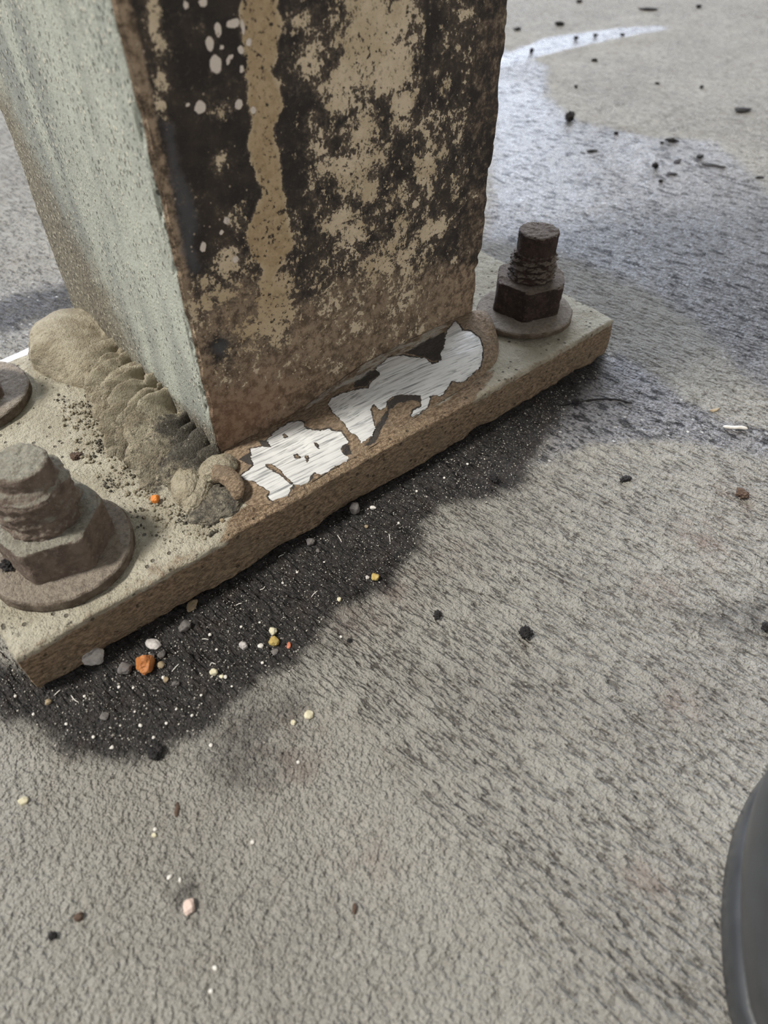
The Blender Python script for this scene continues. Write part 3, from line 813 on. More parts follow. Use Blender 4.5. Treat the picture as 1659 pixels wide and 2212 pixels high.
def build_left_weld():
    ys = np.arange(-0.0125, 0.1430, 0.00036)
    ph = np.linspace(-0.12, 1.08, 118)
    Yg, A = np.meshgrid(ys, ph, indexing='ij')
    y = Yg.ravel(); a = A.ravel()                 # a: 0 plate toe, 1 face toe
    phi = np.clip(a, 0, 1) * math.pi / 2
    N3 = np.stack([y, a * 0.03, np.zeros_like(y)], -1)
    w = np.interp(y, [-.012, -.005, .0, .015, .035, .055, .074, .09, .107, .125, .138], [.022, .026, .027, .029, .029, .025, .0235, .024, .029, .027, .020])
    hz = np.interp(y, [-.012, 0, .012, .03, .045, .06, .075, .10, .118, .135, .143], [.004, .006, .0075, .009, .013, .011, .0095, .0095, .0105, .009, .004])
    yt = y - (a - .62) * 0.022 + 0.0030 * fbm(N3, 75, 3, 91)
    bnd = np.array([-.03, -.010, -.002, .0065, .0125, .0200, .0265, .0345, .0395, .0465, .0530, .0585, .0665, .0720, .0800, .0915, .150])
    amp = np.array([.8, .9, 1.05, .8, 1.1, .75, 1.1, .85, 1.15, .8, 1.05, .8, 1.05, .85, 1.0, 1.30])
    k = np.clip(np.searchsorted(bnd, yt) - 1, 0, len(amp) - 1)
    u = np.clip((yt - bnd[k]) / (bnd[k + 1] - bnd[k]), 0, 1)
    # scallops lean on one another: steep on the near side, shallow on the far side
    us = u ** 0.75
    b = np.clip(1 - np.abs(2 * us - 1) ** 2.0, 0, 1) ** .75
    R = np.where(k == 15, .62, .20) + np.where(k == 15, .42, .94) * b * amp[k]
    R += 0.045 * np.sin(u * 13 + k * 2.1 + a * 3 + 3 * fbm(N3, 90, 2, 97)) * (k < 15) * sstep(u, .05, .2) * sstep(u, .98, .8)
    R += (0.09 * fbm(N3, 95, 3, 92) + 0.055 * fbm(N3, 300, 3, 93)) * np.where(k == 15, .6, 1.0)
    cr = np.clip(1 - 3.2 * np.abs(fbm(N3 * [1, .5, 1] + .004 * fbm(N3, 150, 2, 99)[:, None], 130, 2, 98)), 0, 1) ** 2
    R -= .07 * cr * (k < 15) * sstep(a, 0, .15)
    R += 0.15 * np.array([0, .3, -.5, .4, -.2, .5, -.9, .5, -.3, .6, -.8, .4, -.5, .3, -.4, .6])[k] * np.cos(phi)
    end = np.sqrt(np.clip(1 - np.clip((y - 0.118) / 0.0245, 0, 1) ** 2, 0, 1)) * np.sqrt(np.clip((y + .0125) / .006, 0, 1))
    R = R * (0.05 + .95 * end)
    P = np.stack([-w * R * np.cos(phi) ** .8, y, T - 0.0004 + hz * (.15 + .85 * R) * np.sin(phi) ** .85 + 0.005 * np.sin(phi * 2) * R], -1)
    # sink holes at the upper toe
    pxl = pix(P)
    for (qx, qy, rad, dd) in ((207, 718, 10, .0045), (245, 761, 9, .004), (248, 785, 7, .003), (298, 816, 10, .004), (326, 832, 8, .004), (372, 885, 14, .005), (310, 905, 7, .002), (436, 996, 10, .004), (268, 815, 6, .003)):
        g_ = np.exp(-(((pxl[:, 0] - qx) / rad) ** 2 + ((pxl[:, 1] - qy) / rad) ** 2))
        P[:, 0] += dd * g_ * .6; P[:, 2] -= dd * g_ * .8
    P[:, 2] = np.where(a < 0, T - .0008, P[:, 2])
    P[:, 0] = np.where(a > 1, np.maximum(P[:, 0], 0.0006), P[:, 0])
    soot_shade = 0.36 * sstep(y, 0.036, 0.010) * sstep(y, -.012, -.006) + 0.18 * sstep(y, .05, .03) + .35 * fbm(N3, 70, 3, 95) * sstep(y, .08, .04) + .45 * sstep(a, .55, .8) * sstep(y, .034, .022)  # soot, plus the shade of the hollow beside the post painted in
    o = mesh_obj('weld_bead', P, grid_faces(len(ys), len(ph)), MWD, COLUMN, CL, dict(soot_shade=soot_shade))
    o['label'] = 'lumpy scalloped weld bead caked in grey dust on the left foot'
    return o

def ico(sub):
    t = (1 + 5 ** .5) / 2
    v = [(-1, t, 0), (1, t, 0), (-1, -t, 0), (1, -t, 0), (0, -1, t), (0, 1, t), (0, -1, -t), (0, 1, -t), (t, 0, -1), (t, 0, 1), (-t, 0, -1), (-t, 0, 1)]
    f = [(0, 11, 5), (0, 5, 1), (0, 1, 7), (0, 7, 10), (0, 10, 11), (1, 5, 9), (5, 11, 4), (11, 10, 2), (10, 7, 6), (7, 1, 8), (3, 9, 4), (3, 4, 2), (3, 2, 6), (3, 6, 8), (3, 8, 9), (4, 9, 5), (2, 4, 11), (6, 2, 10), (8, 6, 7), (9, 8, 1)]
    v = [np.array(q, float) / np.linalg.norm(q) for q in v]
    for _ in range(sub):
        c, nf = {}, []
        def mid(i, j):
            kk = (min(i, j), max(i, j))
            if kk not in c:
                q = v[i] + v[j]; v.append(q / np.linalg.norm(q)); c[kk] = len(v) - 1
            return c[kk]
        for i, j, k_ in f:
            p, q, r_ = mid(i, j), mid(j, k_), mid(k_, i)
            nf += [(i, p, r_), (j, q, p), (k_, r_, q), (p, q, r_)]
        f = nf
    return np.array(v), np.array(f)

ICO = {s: ico(s) for s in (1, 2, 3, 4, 5)}

def rotm(ax, ay, az):
    ca, sa, cb, sb, cc, sc = math.cos(ax), math.sin(ax), math.cos(ay), math.sin(ay), math.cos(az), math.sin(az)
    return (np.array([[cc, -sc, 0], [sc, cc, 0], [0, 0, 1]]) @ np.array([[cb, 0, sb], [0, 1, 0], [-sb, 0, cb]]) @ np.array([[1, 0, 0], [0, ca, -sa], [0, sa, ca]]))

def build_weld_end():
    # the bead curls round the near corner: a leaf-like lump, a small knuckle and a hooked run-off round a cavity
    Vs, Fs, so, n = [], [], [], 0
    def lump(c, rad, rot, seed, soot_shade, namp=.13):
        nonlocal n
        v, f = ICO[5]
        rr = 1 + namp * fbm(v, 1.6, 3, seed) + .07 * fbm(v, 6, 3, seed + 3)
        q = (v * rr[:, None] * np.array(rad)) @ rotm(*rot).T + np.array(c)
        Vs.append(q); Fs.append(f + n); n += len(q); so.append(np.full(len(q), soot_shade) + .15 * fbm(v, 3, 2, seed + 5))
    c1 = at(402, 1048, T + .003)
    lump((c1[0], c1[1], T + .0028), (.0105, .0058, .0058), (.35, 0, math.radians(62)), 101, .12)
    c2 = at(425, 1062, T + .003)
    lump((c2[0], c2[1], T + .002), (.010, .005, .0042), (.1, 0, math.radians(40)), 105, .15)
    c3 = at(470, 1008, T + .005)
    lump((c3[0], c3[1], T + .004), (.0085, .0062, .005), (0, .1, math.radians(12)), 109, .3)
    c5 = at(470, 1085, T)
    lump((c5[0], c5[1], T + .0004), (.013, .009, .0030), (0, 0, .2), 117, .75)  # flat lump coloured dark to stand for the cavity
    o = mesh_obj('weld_end', np.concatenate(Vs), np.concatenate(Fs), MWD, COLUMN, CL, dict(soot_shade=np.concatenate(so)))
    o['label'] = 'curled lumpy weld end at the near corner of the post'
    # hooked drip of coating
    pts = [at(458, 1024, T + .007), at(482, 1022, T + .0075), at(503, 1038, T + .0065), at(512, 1058, T + .005), at(511, 1080, T + .0025)]
    pts = np.array(pts); rads = np.array([.0040, .0042, .0038, .0030, .0018])
    tt = np.linspace(0, len(pts) - 1, 60); C = np.stack([np.interp(tt, range(len(pts)), pts[:, i]) for i in range(3)], -1)
    for _ in range(12):
        C[1:-1] = (C[:-2] + C[1:-1] * 2 + C[2:]) / 4
    Rr = np.interp(tt, range(len(pts)), rads)
    Rr = Rr * np.sqrt(np.clip(np.minimum(tt * 4, (tt[-1] - tt) * 3) , 0, 1))+ 1e-5
    tan_ = np.gradient(C, axis=0); tan_ /= np.linalg.norm(tan_, axis=1)[:, None]
    up = np.array([0, 0, 1.0]); sdv = np.cross(tan_, up); sdv /= np.linalg.norm(sdv, axis=1)[:, None] + 1e-9
    upv = np.cross(sdv, tan_)
    th = np.linspace(0, 2 * math.pi, 40, endpoint=False)
    G = C[:, None] + Rr[:, None, None] * (np.cos(th)[None, :, None] * sdv[:, None] + .75 * np.sin(th)[None, :, None] * upv[:, None])
    G = G.reshape(-1, 3)
    G += (0.0006 * fbm(G, 190, 3, 121))[:, None] * np.array([1, 1, 1])
    d_ = mesh_obj('weld_drip', G, grid_faces(60, 40, cv=True), MWC, COLUMN, CL, dict(flake=np.zeros(len(G)), scuff=np.zeros(len(G))))
    d_['label'] = 'hooked brown run-off beside the bright patch'
    return o

build_plate(); build_post(); build_front_weld(); build_left_weld(); build_weld_end()

# ------------------------------------------------------------------ anchor bolts
def build_bolt(cx, cy, label, hexang, mats, washer, nut, stud, seed, dustamt=0.0, tdepth=.0016, woff=(0, 0)):
    base = (cx, cy, T)
    root = empty('anchor_bolt', base, label, 'bolt', 'anchor bolts holding the base plate')
    mn, ms, mw = mats
    # washer: a flat ring
    wr, wh, wz, tx, ty = washer
    ri = 0.0105
    prof = [(ri, 0.0), (wr - .0005, 0.0), (wr, .0004), (wr, wh - .0006), (wr - .0007, wh), (wr * .8, wh), (wr * .65, wh), (ri, wh), (ri, 0.0)]
    pp = []
    for (a, b), (c, d) in zip(prof[:-1], prof[1:]):
        m_ = max(1, int(math.hypot(c - a, d - b) / .0008))
        for q in range(m_): pp.append((a + (c - a) * q / m_, b + (d - b) * q / m_))
    pp = np.array(pp); nth = 180
    th = np.linspace(0, 2 * math.pi, nth, endpoint=False)
    V = np.stack([pp[:, 0][:, None] * np.cos(th), pp[:, 0][:, None] * np.sin(th), np.repeat(pp[:, 1][:, None], nth, 1)], -1).reshape(-1, 3)
    n_ = fbm(V, 150, 3, seed); n2 = fbm(V, 420, 2, seed + 1)
    rad = V[:, :2] / np.linalg.norm(V[:, :2], axis=1)[:, None]
    outer = (np.linalg.norm(V[:, :2], axis=1) > wr - .001)
    V[:, :2] += rad * (outer * (0.0006 * n_))[:, None]
    V[:, 2] += (V[:, 2] > wh * .5) * (0.0005 * n_ + .0003 * n2)
    V = V @ rotm(tx, ty, 0).T + np.array([cx + woff[0], cy + woff[1], T + wz])
    mesh_obj('washer', V, grid_faces(len(pp), nth, cu=True, cv=True)[:, ::-1], mw, root, base, dict(dust=np.full(len(V), .3 + dustamt)))
    # hex nut with chamfered crown
    z0, z1, rc = nut
    nth = 216
    th = np.linspace(0, 2 * math.pi, nth, endpoint=False)
    ap_ = rc * math.cos(math.pi / 6)
    dth = (th - hexang + math.pi / 6) % (math.pi / 3) - math.pi / 6
    dth = (th - hexang) % (math.pi / 3) - math.pi / 6
    rh = ap_ / np.cos(dth)
    rh = np.minimum(rh, rc * .975)
    rows = []
    zz = np.linspace(z0, z1 - .0012, 26)
    for q in zz: rows.append((1.0, q, 0))
    for q in (.4, .8, 1.0): rows.append((1.0, z1 - .0012 + .0012 * q, q))
    for q in np.linspace(.94, .46, 14): rows.append((q, z1, 1.0))
    V = []
    for f_, q, ch in rows:
        r_ = np.minimum(rh, ap_ + (rc - ap_) * (1 - ch * .85)) if ch > 0 else rh
        V.append(np.stack([r_ * f_ * np.cos(th), r_ * f_ * np.sin(th), np.full(nth, q)], -1))
    V = np.concatenate(V)
    n_ = fbm(V, 130, 3, seed + 5); n2 = fbm(V, 420, 3, seed + 6)
    rad = V[:, :2] / np.linalg.norm(V[:, :2], axis=1)[:, None]
    V[:, :2] += rad * (0.0006 * n_ + 0.00035 * n2)[:, None]
    V[:, 2] += (V[:, 2] > z1 - .0005) * (0.0007 * n_ + .0005 * n2)
    dust = np.full(len(V), dustamt)
    V += np.array([cx, cy, T])
    mesh_obj('hex_nut', V, grid_faces(len(rows), nth, cv=True), mn, root, base, dict(dust=dust))
    # threaded stud
    zt, rt, rb, zs, pitch, tilt = stud
    nth = 120
    th = np.linspace(0, 2 * math.pi, nth, endpoint=False)
    zz = np.concatenate([np.linspace(z0, zt - .0008, 130), [zt - .0004, zt]])
    R_ = np.interp(zz, [z0, zs - .002, zs + .001, zt], [rb, rb * .93, rt * 1.02, rt])
    Zg, Tg = np.meshgrid(zz, th, indexing='ij')
    Rg = np.repeat(R_[:, None], nth, 1)
    fr = (Zg / pitch - Tg / (2 * math.pi)) % 1.0
    thr = np.abs(fr * 2 - 1)
    tamp = np.interp(zz, [z0, zs - .001, zs + .002, zt], [tdepth, tdepth, tdepth * .15, .0])[:, None]
    Rg = Rg - tamp * thr
    Rg[-2] -= .0003; Rg[-1] -= .0010
    V = np.stack([Rg * np.cos(Tg), Rg * np.sin(Tg), Zg], -1).reshape(-1, 3)
    caps = []
    for q in np.linspace(.86, .02, 14):
        caps.append(np.stack([Rg[-1] * q * np.cos(th), Rg[-1] * q * np.sin(th), np.full(nth, zt)], -1))
    nv = len(V)
    V = np.concatenate([V] + caps)
    n_ = fbm(V, 170, 3, seed + 9); n2 = fbm(V, 520, 3, seed + 10)
    rad = V[:, :2] / (np.linalg.norm(V[:, :2], axis=1)[:, None] + 1e-9)
    side = np.arange(len(V)) < nv
    body = np.interp(V[:, 2], [z0, zs - .002, zs + .002, zt], [1, 1, .35, .35])
    V[:, :2] += rad * (side * body * (0.0016 * n_ + 0.0009 * n2))[:, None]
    V[:, 2] += (V[:, 2] > zt - .0006) * (0.0007 * n_ + .0006 * n2)
    sh = (V[:, 2] - z0) * tilt
    V[:, 0] += sh * .7; V[:, 1] += sh * .7
    dust = np.full(len(V), dustamt * .6) + np.interp(V[:, 2], [z0, zs - .004, zs, zs + .003, zt], [0, .18, .18, .05, .0])
    V += np.array([cx, cy, T])
    mesh_obj('threaded_stud', V, grid_faces(len(zz) + 14, nth, cv=True), ms, root, base, dict(dust=dust))
    return root

build_bolt(0.1845, -0.0052, 'dark rusty anchor bolt on a loose washer right of the post', math.radians(-141),
           (MR_DARK, MR_DARK, MR_WASH), (.0248, .0030, .0012, math.radians(-2.2), math.radians(-1.2)), (.0040, .0202, .0190), (.0440, .0096, .0122, .0330, .0030, 0.0), 201, 0.0, .0016, (-.0045, -.0029))
build_bolt(-0.0692, -0.0080, 'dust-covered anchor bolt in front of the lumpy left weld, nearest the camera', math.radians(-77),
           (MR_DUST, MR_DUST, MR_WASH), (.0255, .0046, .0002, math.radians(.6), math.radians(.4)), (.0046, .0200, .0195), (.0445, .0092, .0136, .0380, .0042, 0.0), 231, .10, .0009, (-.001, -.0015))
build_bolt(-0.0685, 0.1030, 'anchor bolt cut off by the left edge, behind the dusty bolt', math.radians(20),
           (MR_DUST, MR_DARK, MR_WASH), (.0275, .0046, .0004, 0, math.radians(.8)), (.0046, .0200, .0188), (.0450, .0095, .0120, .0370, .0030, 0.0), 261, .1)

# ------------------------------------------------------------------ loose grit, pebbles, debris
STONE = {
    'orange': mat_stone('orange_stone', (0.50, 0.20, 0.06), (0.36, 0.13, 0.04), .55, .2),
    'bright_orange': mat_stone('bright_orange_stone', (0.75, 0.26, 0.05), (0.62, 0.18, 0.03), .5, .2),
    'yellow': mat_stone('yellow_stone', (0.52, 0.40, 0.14), (0.40, 0.27, 0.08)),
    'cream': mat_stone('cream_stone', (0.68, 0.64, 0.48), (0.55, 0.50, 0.34)),
    'white': mat_stone('white_stone', (0.74, 0.72, 0.68), (0.60, 0.57, 0.53)),
    'grey': mat_stone('grey_stone', (0.17, 0.155, 0.15), (0.085, 0.078, 0.075)),
    'pale_grey': mat_stone('pale_grey_stone', (0.58, 0.55, 0.53), (0.38, 0.36, 0.35)),
    'black': mat_stone('black_debris', (0.012, 0.011, 0.012), (0.030, 0.027, 0.028), .8),
    'brown': mat_stone('brown_debris', (0.11, 0.07, 0.05), (0.06, 0.038, 0.028), .8),
    'coral': mat_stone('coral_stone', (0.62, 0.22, 0.13), (0.5, 0.16, 0.09)),
    'tan': mat_stone('tan_stone', (0.36, 0.29, 0.19), (0.25, 0.19, 0.12)),
    'pink': mat_stone('pink_stone', (0.70, 0.56, 0.50), (0.58, 0.44, 0.38)),
}
SEED = [300]
def stone(name, px, py, rpx, mat, label, cat='pebble', z=None, flat=.8, long=1.0, ang=None, sub=3, group=None, rough=.28):
    zz = 0.0 if z is None else z
    p = at(px, py, zz)
    d = np.linalg.norm(p - CAM)
    r = rpx * d / FPX
    SEED[0] += 1; s = SEED[0]
    v, f = ICO[sub]
    # faceted pebble: noise plus a few planar cuts
    if name == 'dirt_clump':
        sub = 4; v, f = ICO[4]
        q = v * (.85 + .45 * fbm(v, 1.8, 2, s) + .55 * fbm(v, 5, 3, s + 40))[:, None]
    else:
        q = v * (1 + rough * fbm(v, 1.3, 2, s) + .10 * fbm(v, 4, 2, s + 40))[:, None]
    rg = np.random.default_rng(s)
    for _ in range(0 if name == 'dirt_clump' else 5):
        n = rg.normal(size=3); n /= np.linalg.norm(n)
        dd = q @ n; lim = .62 + .2 * rg.random()
        q = q - np.clip(dd - lim, 0, None)[:, None] * n * .85
    a = rg.random() * 6.28 if ang is None else ang
    q = (q * np.array([r * long, r / max(1, long ** .3), r * flat])) @ rotm(0, 0, a).T
    gz = floor_z(p[0], p[1]) if z is None else z + .0001
    low = q[:, 2].min()
    base = np.array([p[0], p[1], gz])
    q[:, 2] -= low + r * .12
    o = mesh_obj(name, q + base, f, STONE[mat], None, base)
    tag(o, label, cat, group)
    return o

G1 = 'single stones lying on the black grime'
stone('pebble', 315, 1437, 21, 'orange', 'largest orange pebble, on the black grime before the plate', flat=.8, sub=5)
stone('pebble', 347, 1436, 8, 'tan', 'small cream and orange pebble touching the largest orange pebble')
stone('pebble', 272, 1444, 14, 'grey', 'dark grey lump just left of the largest orange pebble')
stone('pebble', 203, 1424, 19, 'pale_grey', 'translucent grey-white stone stuck under the front edge of the plate', flat=1.0, sub=5)
stone('stone_flake', 331, 1390, 13, 'pale_grey', 'pale grey jagged flake behind the largest orange pebble', 'flake', flat=.35, long=1.5, ang=-1.0)
stone('pebble', 589, 1362, 10, 'cream', 'pale yellow-green round pebble, back one of the yellow pair', flat=.9)
stone('pebble', 592, 1385, 11, 'yellow', 'ochre yellow pebble, front one of the yellow pair', flat=.9)
stone('pebble', 525, 1394, 9, 'pale_grey', 'grey cone-shaped pebble left of the yellow pair', flat=1.0)
stone('pebble', 562, 1393, 6, 'white', 'small white pebble between the grey cone and the yellow pair')
stone('stone_chip', 623, 1391, 5, 'coral', 'tiny coral red chip right of the yellow pair', 'chip', long=1.5, ang=.9)
stone('pebble', 461, 1452, 8, 'cream', 'round off-white pebble with two smaller ones on its right', flat=.95)
stone('pebble', 478, 1460, 5, 'cream', 'middle one of three off-white pebbles in a row')
stone('pebble', 486, 1460, 4, 'white', 'rightmost and smallest of three off-white pebbles in a row')
stone('pebble', 398, 1352, 13, 'grey', 'grey-brown clump close under the front edge of the plate', flat=.7)
stone('stone_flake', 593, 1404, 8, 'grey', 'dull grey flake in front of the yellow pair', 'flake', flat=.3)
stone('stone_flake', 413, 1305, 10, 'tan', 'tan flake sticking out from beneath the plate', 'flake', flat=.4, long=1.8, ang=.7)
stone('pebble', 358, 1467, 6, 'tan', 'tan grain in the little cluster below the largest orange pebble')
stone('pebble', 352, 1462, 3.5, 'white', 'white grain in the little cluster below the largest orange pebble')
stone('pebble', 380, 1477, 7, 'grey', 'grey lump right of the little cluster below the largest orange pebble')
stone('pebble', 326, 1416, 7, 'grey', 'grey lump touching the back of the largest orange pebble')
stone('pebble', 349, 1412, 8, 'grey', 'brownish grey lump behind the small cream and orange pebble')
stone('dirt_clump', 336, 1627, 15, 'black', 'fuzzy black dirt clump at the front border of the grime', 'clump', flat=.6)
stone('pebble', 224, 1545, 9, 'grey', 'flat grey stone in the middle of the black grime', flat=.5)
stone('pebble', 102, 1514, 6, 'tan', 'olive tan stone near the left corner of the plate')
stone('stone_flake', 666, 1544, 10, 'cream', 'whitish flake on clean concrete in front of the grime', 'flake', flat=.5)
stone('pebble', 633, 1559, 6, 'cream', 'cream pebble left of the whitish flake')
stone('pebble', 810, 1246, 9, 'yellow', 'yellow pebble alone on the grime near the middle of the plate', flat=.95)
stone('pebble', 794, 1244, 5, 'pale_grey', 'glassy white grain left of the lone yellow pebble')
stone('pebble', 791, 1135, 4.5, 'tan', 'tiny tan pebble by the middle of the plate front')
stone('pebble', 806, 1095, 5, 'white', 'white grain nearest the middle of the plate front', long=1.4, ang=-.6)
stone('stone_chip', 767, 1103, 14, 'grey', 'grey angular chip leaning on the front edge of the plate', 'chip', flat=.9)
stone('pebble', 671, 1168, 10, 'grey', 'grey rounded clump by the plate, left of the angular chip')
stone('pebble', 687, 1187, 5, 'grey', 'small grey grain beside the grey rounded clump')
stone('pebble', 733, 1292, 5, 'cream', 'cream grain between the lone yellow pebble and the yellow pair')
stone('dirt_clump', 1137, 1368, 13, 'black', 'largest fuzzy black speck on the clean broomed concrete', 'clump', flat=.9)
stone('dirt_clump', 945, 1329, 9, 'black', 'black speck left of the largest fuzzy black speck', 'clump')
stone('dirt_clump', 755, 1381, 5, 'black', 'tiny black speck right of the yellow pair', 'clump')
stone('dirt_clump', 1068, 1035, 10, 'black', 'black crumb on the grime right of the plate middle', 'clump', long=1.4)
stone('dirt_clump', 1244, 867, 8, 'black', 'black crumb with a dark thread running from it', 'clump')
stone('dirt_clump', 1352, 1033, 8, 'black', 'flat black crumb on clean concrete right of the plate', 'clump', long=1.8, ang=-.3, flat=.5)
stone('dirt_clump', 1602, 1068, 13, 'brown', 'brown crumbly clump near the right border', 'clump', flat=.5)
stone('dirt_clump', 1655, 1356, 9, 'black', 'black crumb cut by the right border', 'clump')
stone('pebble', 338, 1085, 10, 'bright_orange', 'bright orange grain lying on the plate by the curled weld', z=T, flat=.9)
stone('pebble', 409, 1956, 12.5, 'pink', 'pinkish white pebble in a small dirty spot in the foreground', flat=.8, sub=5)
stone('pebble', 48, 1728, 8, 'cream', 'yellowish white pebble near the left border in the foreground')
stone('pebble', 332, 1803, 4.5, 'cream', 'white grain in the left foreground, front one of two')
stone('pebble', 334, 1790, 3.5, 'white', 'white grain in the left foreground, back one of two')
stone('pebble', 366, 1893, 4.5, 'white', 'white grain behind the pinkish white pebble', long=1.4, ang=.2)
stone('pebble', 388, 1900, 3.2, 'white', 'thin white grain close behind the pinkish white pebble', long=1.5, ang=.9)
stone('pebble', 169, 1980, 8, 'brown', 'dark brown pebble left of the pinkish white pebble')
stone('dirt_clump', 113, 2021, 7, 'black', 'blackish clump below the dark brown pebble', 'clump')
stone('seed', 766, 1963, 5.5, 'brown', 'reddish brown seed in the middle foreground', 'seed', long=1.8, ang=.9, flat=.7, rough=.1)
stone('pebble', 463, 2090, 4.2, 'white', 'white grain at the bottom, back one of two')
stone('pebble', 455, 2141, 4.2, 'white', 'white grain at the bottom, front one of two')
stone('pebble', 545, 1818, 4.2, 'white', 'white grain right of centre foreground, away from other stones')
stone('pebble', 644, 1645, 4, 'white', 'white grain at the faded edge of the grime')
stone('twig', 381, 1746, 6.5, 'brown', 'short brown bit of twig in the left foreground', 'twig', long=2.4, ang=.9, flat=.35)
stone('dirt_clump', 27, 1225, 15, 'black', 'dark lump standing in for the pit between the left washer and nut', 'clump', z=T + .0042, flat=.7)  # added black lump in place of a dark pit
stone('dirt_clump', 165, 988, 11, 'brown', 'dark crumb on the plate behind the dusty bolt', 'clump', z=T, flat=.35)
stone('pebble', 480, 1127, 5, 'tan', 'tan grain on the plate under the curled weld', z=T)
stone('pebble', 454, 1128, 6, 'tan', 'tan grain on the plate left of the other tan grain', z=T)

# dark debris on the far oily concrete
for (x, y, r_, lo, fl, an, lab) in (
        (1230, 257, 13, 1.1, .9, 0, 'black leaf-like crumb right of the post on the oily band'),
        (1603, 238, 15, 1.7, .4, .2, 'black flat scrap on the grey concrete at far right'),
        (1403, 20, 13, 1.9, .35, 0, 'black flat scrap near the top border'),
        (1331, 287, 6, 1.3, .7, .4, 'small black crumb in the middle of the oily band'),
        (1279, 324, 9, 2.0, .3, .0, 'thin dark flake below the leaf-like crumb'),
        (1452, 302, 9, 1.9, .5, -.4, 'black crumb at the back of the shiny patch'),
        (1430, 306, 5, 1.2, .6, 0, 'small black crumb left of the one at the back of the shiny patch'),
        (1415, 360, 9, 1.0, .9, 0, 'round black crumb at the left of the shiny patch'),
        (1452, 373, 9, 2.0, .3, -.3, 'thin dark flake below the round black crumb'),
        (1464, 346, 9, 2.2, .35, .9, 'short black stick right of the round black crumb'),
        (1544, 355, 15, 2.4, .22, -.35, 'longest black scrap across the shiny patch'),
        (1514, 338, 9, 1.2, .6, 0, 'black crumb behind the longest black scrap'),
        (1427, 391, 6, 1.2, .6, 0, 'black crumb at the front of the shiny patch'),
        (1118, 64, 7, 1.5, .5, 0, 'black crumb beside the post near the top'),
        (1209, 53, 9, 1.4, .5, 0, 'black crumb above the bright wet strip'),
        (1148, 111, 6, 1.0, .9, 0, 'black crumb lying in the bright wet strip at left'),
        (1244, 84, 6, 1.2, .7, 0, 'black crumb in the middle of the bright wet strip'),
        (1286, 77, 5, 1.2, .7, 0, 'small black crumb right of centre in the bright wet strip'),
        (1344, 77, 5, 1.3, .6, 0, 'black crumb at the right end of the bright wet strip'),
        (1244, 188, 5, 1.0, .7, 0, 'black crumb on grey concrete above the leaf-like crumb'),
        (1284, 130, 6, 1.4, .6, 0, 'black crumb just below the bright wet strip'),
        (1420, 179, 5, 1.4, .5, 0, 'black crumb alone in the grey concrete at upper right'),
        (1516, 188, 5, 1.1, .7, 0, 'black crumb left of the far right scrap'),
        (1251, 4, 6, 1.4, .6, 0, 'black crumb cut by the top border'),
        (1509, 15, 6, 1.3, .6, 0, 'black crumb at the top right'),
        (1642, 380, 7, 1.6, .4, 0, 'dark flake at the right border by the shiny patch'),
        (1546, 884, 8, 2.2, .4, .3, 'pale brown stick behind the white sliver')):
    stone('dirt_clump' if 'stick' not in lab and 'flake' not in lab and 'scrap' not in lab else ('stick' if 'stick' in lab else 'scrap'),
          x, y, r_ * .62, 'tan' if 'pale' in lab else 'black', lab, 'stick' if 'stick' in lab else ('scrap' if ('flake' in lab or 'scrap' in lab) else 'crumb'), flat=fl, long=lo, ang=an - .7, rough=.4)

# tiny pale grains that nothing tells apart
tiny = [(256, 1482, 4), (287, 1484, 3.5), (358, 1560, 4), (414, 1544, 4), (566, 1429, 4), (467, 1400, 4), (452, 1368, 5), (302, 1565, 5), (240, 1612, 5), (455, 1608, 5), (861, 1128, 4),
        (736, 1372, 4), (641, 1232, 3.5), (520, 1350, 3.5), (434, 1500, 3.5), (180, 1500, 4), (140, 1560, 4), (560, 1340, 3), (610, 1255, 3.5), (700, 1210, 3), (900, 1060, 3.5), (960, 1030, 3.5), (1010, 1000, 3.5), (70, 1540, 4), (30, 1500, 4),
        (380, 1530, 3.5), (500, 1480, 3.5), (330, 1590, 4), (290, 1535, 3), (200, 1590, 4)]
for x, y, r_ in tiny:
    stone('grit_grain', x, y, r_ * .85, 'white', 'tiny white grain of grit on the black grime before the plate', 'grit', sub=1, group='tiny white grains on the black grime')

# white sliver, dark thread, pale fibres
def tube(name, pts, rad, mat, label, cat, group=None, nseg=8):
    pts = np.array(pts, float)
    tt = np.linspace(0, len(pts) - 1, max(14, len(pts) * 6))
    C = np.stack([np.interp(tt, range(len(pts)), pts[:, i]) for i in range(3)], -1)
    for _ in range(6): C[1:-1] = (C[:-2] + 2 * C[1:-1] + C[2:]) / 4
    tn = np.gradient(C, axis=0); tn /= np.linalg.norm(tn, axis=1)[:, None]
    sd = np.cross(tn, [0, 0, 1.0]); sd /= np.linalg.norm(sd, axis=1)[:, None] + 1e-9
    up = np.cross(sd, tn)
    th = np.linspace(0, 2 * math.pi, nseg, endpoint=False)
    rr = rad * np.sqrt(np.clip(np.minimum(tt * 3, (tt[-1] - tt) * 3), 0.02, 1))
    V = C[:, None] + rr[:, None, None] * (np.cos(th)[None, :, None] * sd[:, None] + np.sin(th)[None, :, None] * up[:, None])
    base = C.mean(0)
    o = mesh_obj(name, V.reshape(-1, 3), grid_faces(len(tt), nseg, cv=True), mat, None, base)
    return tag(o, label, cat, group)

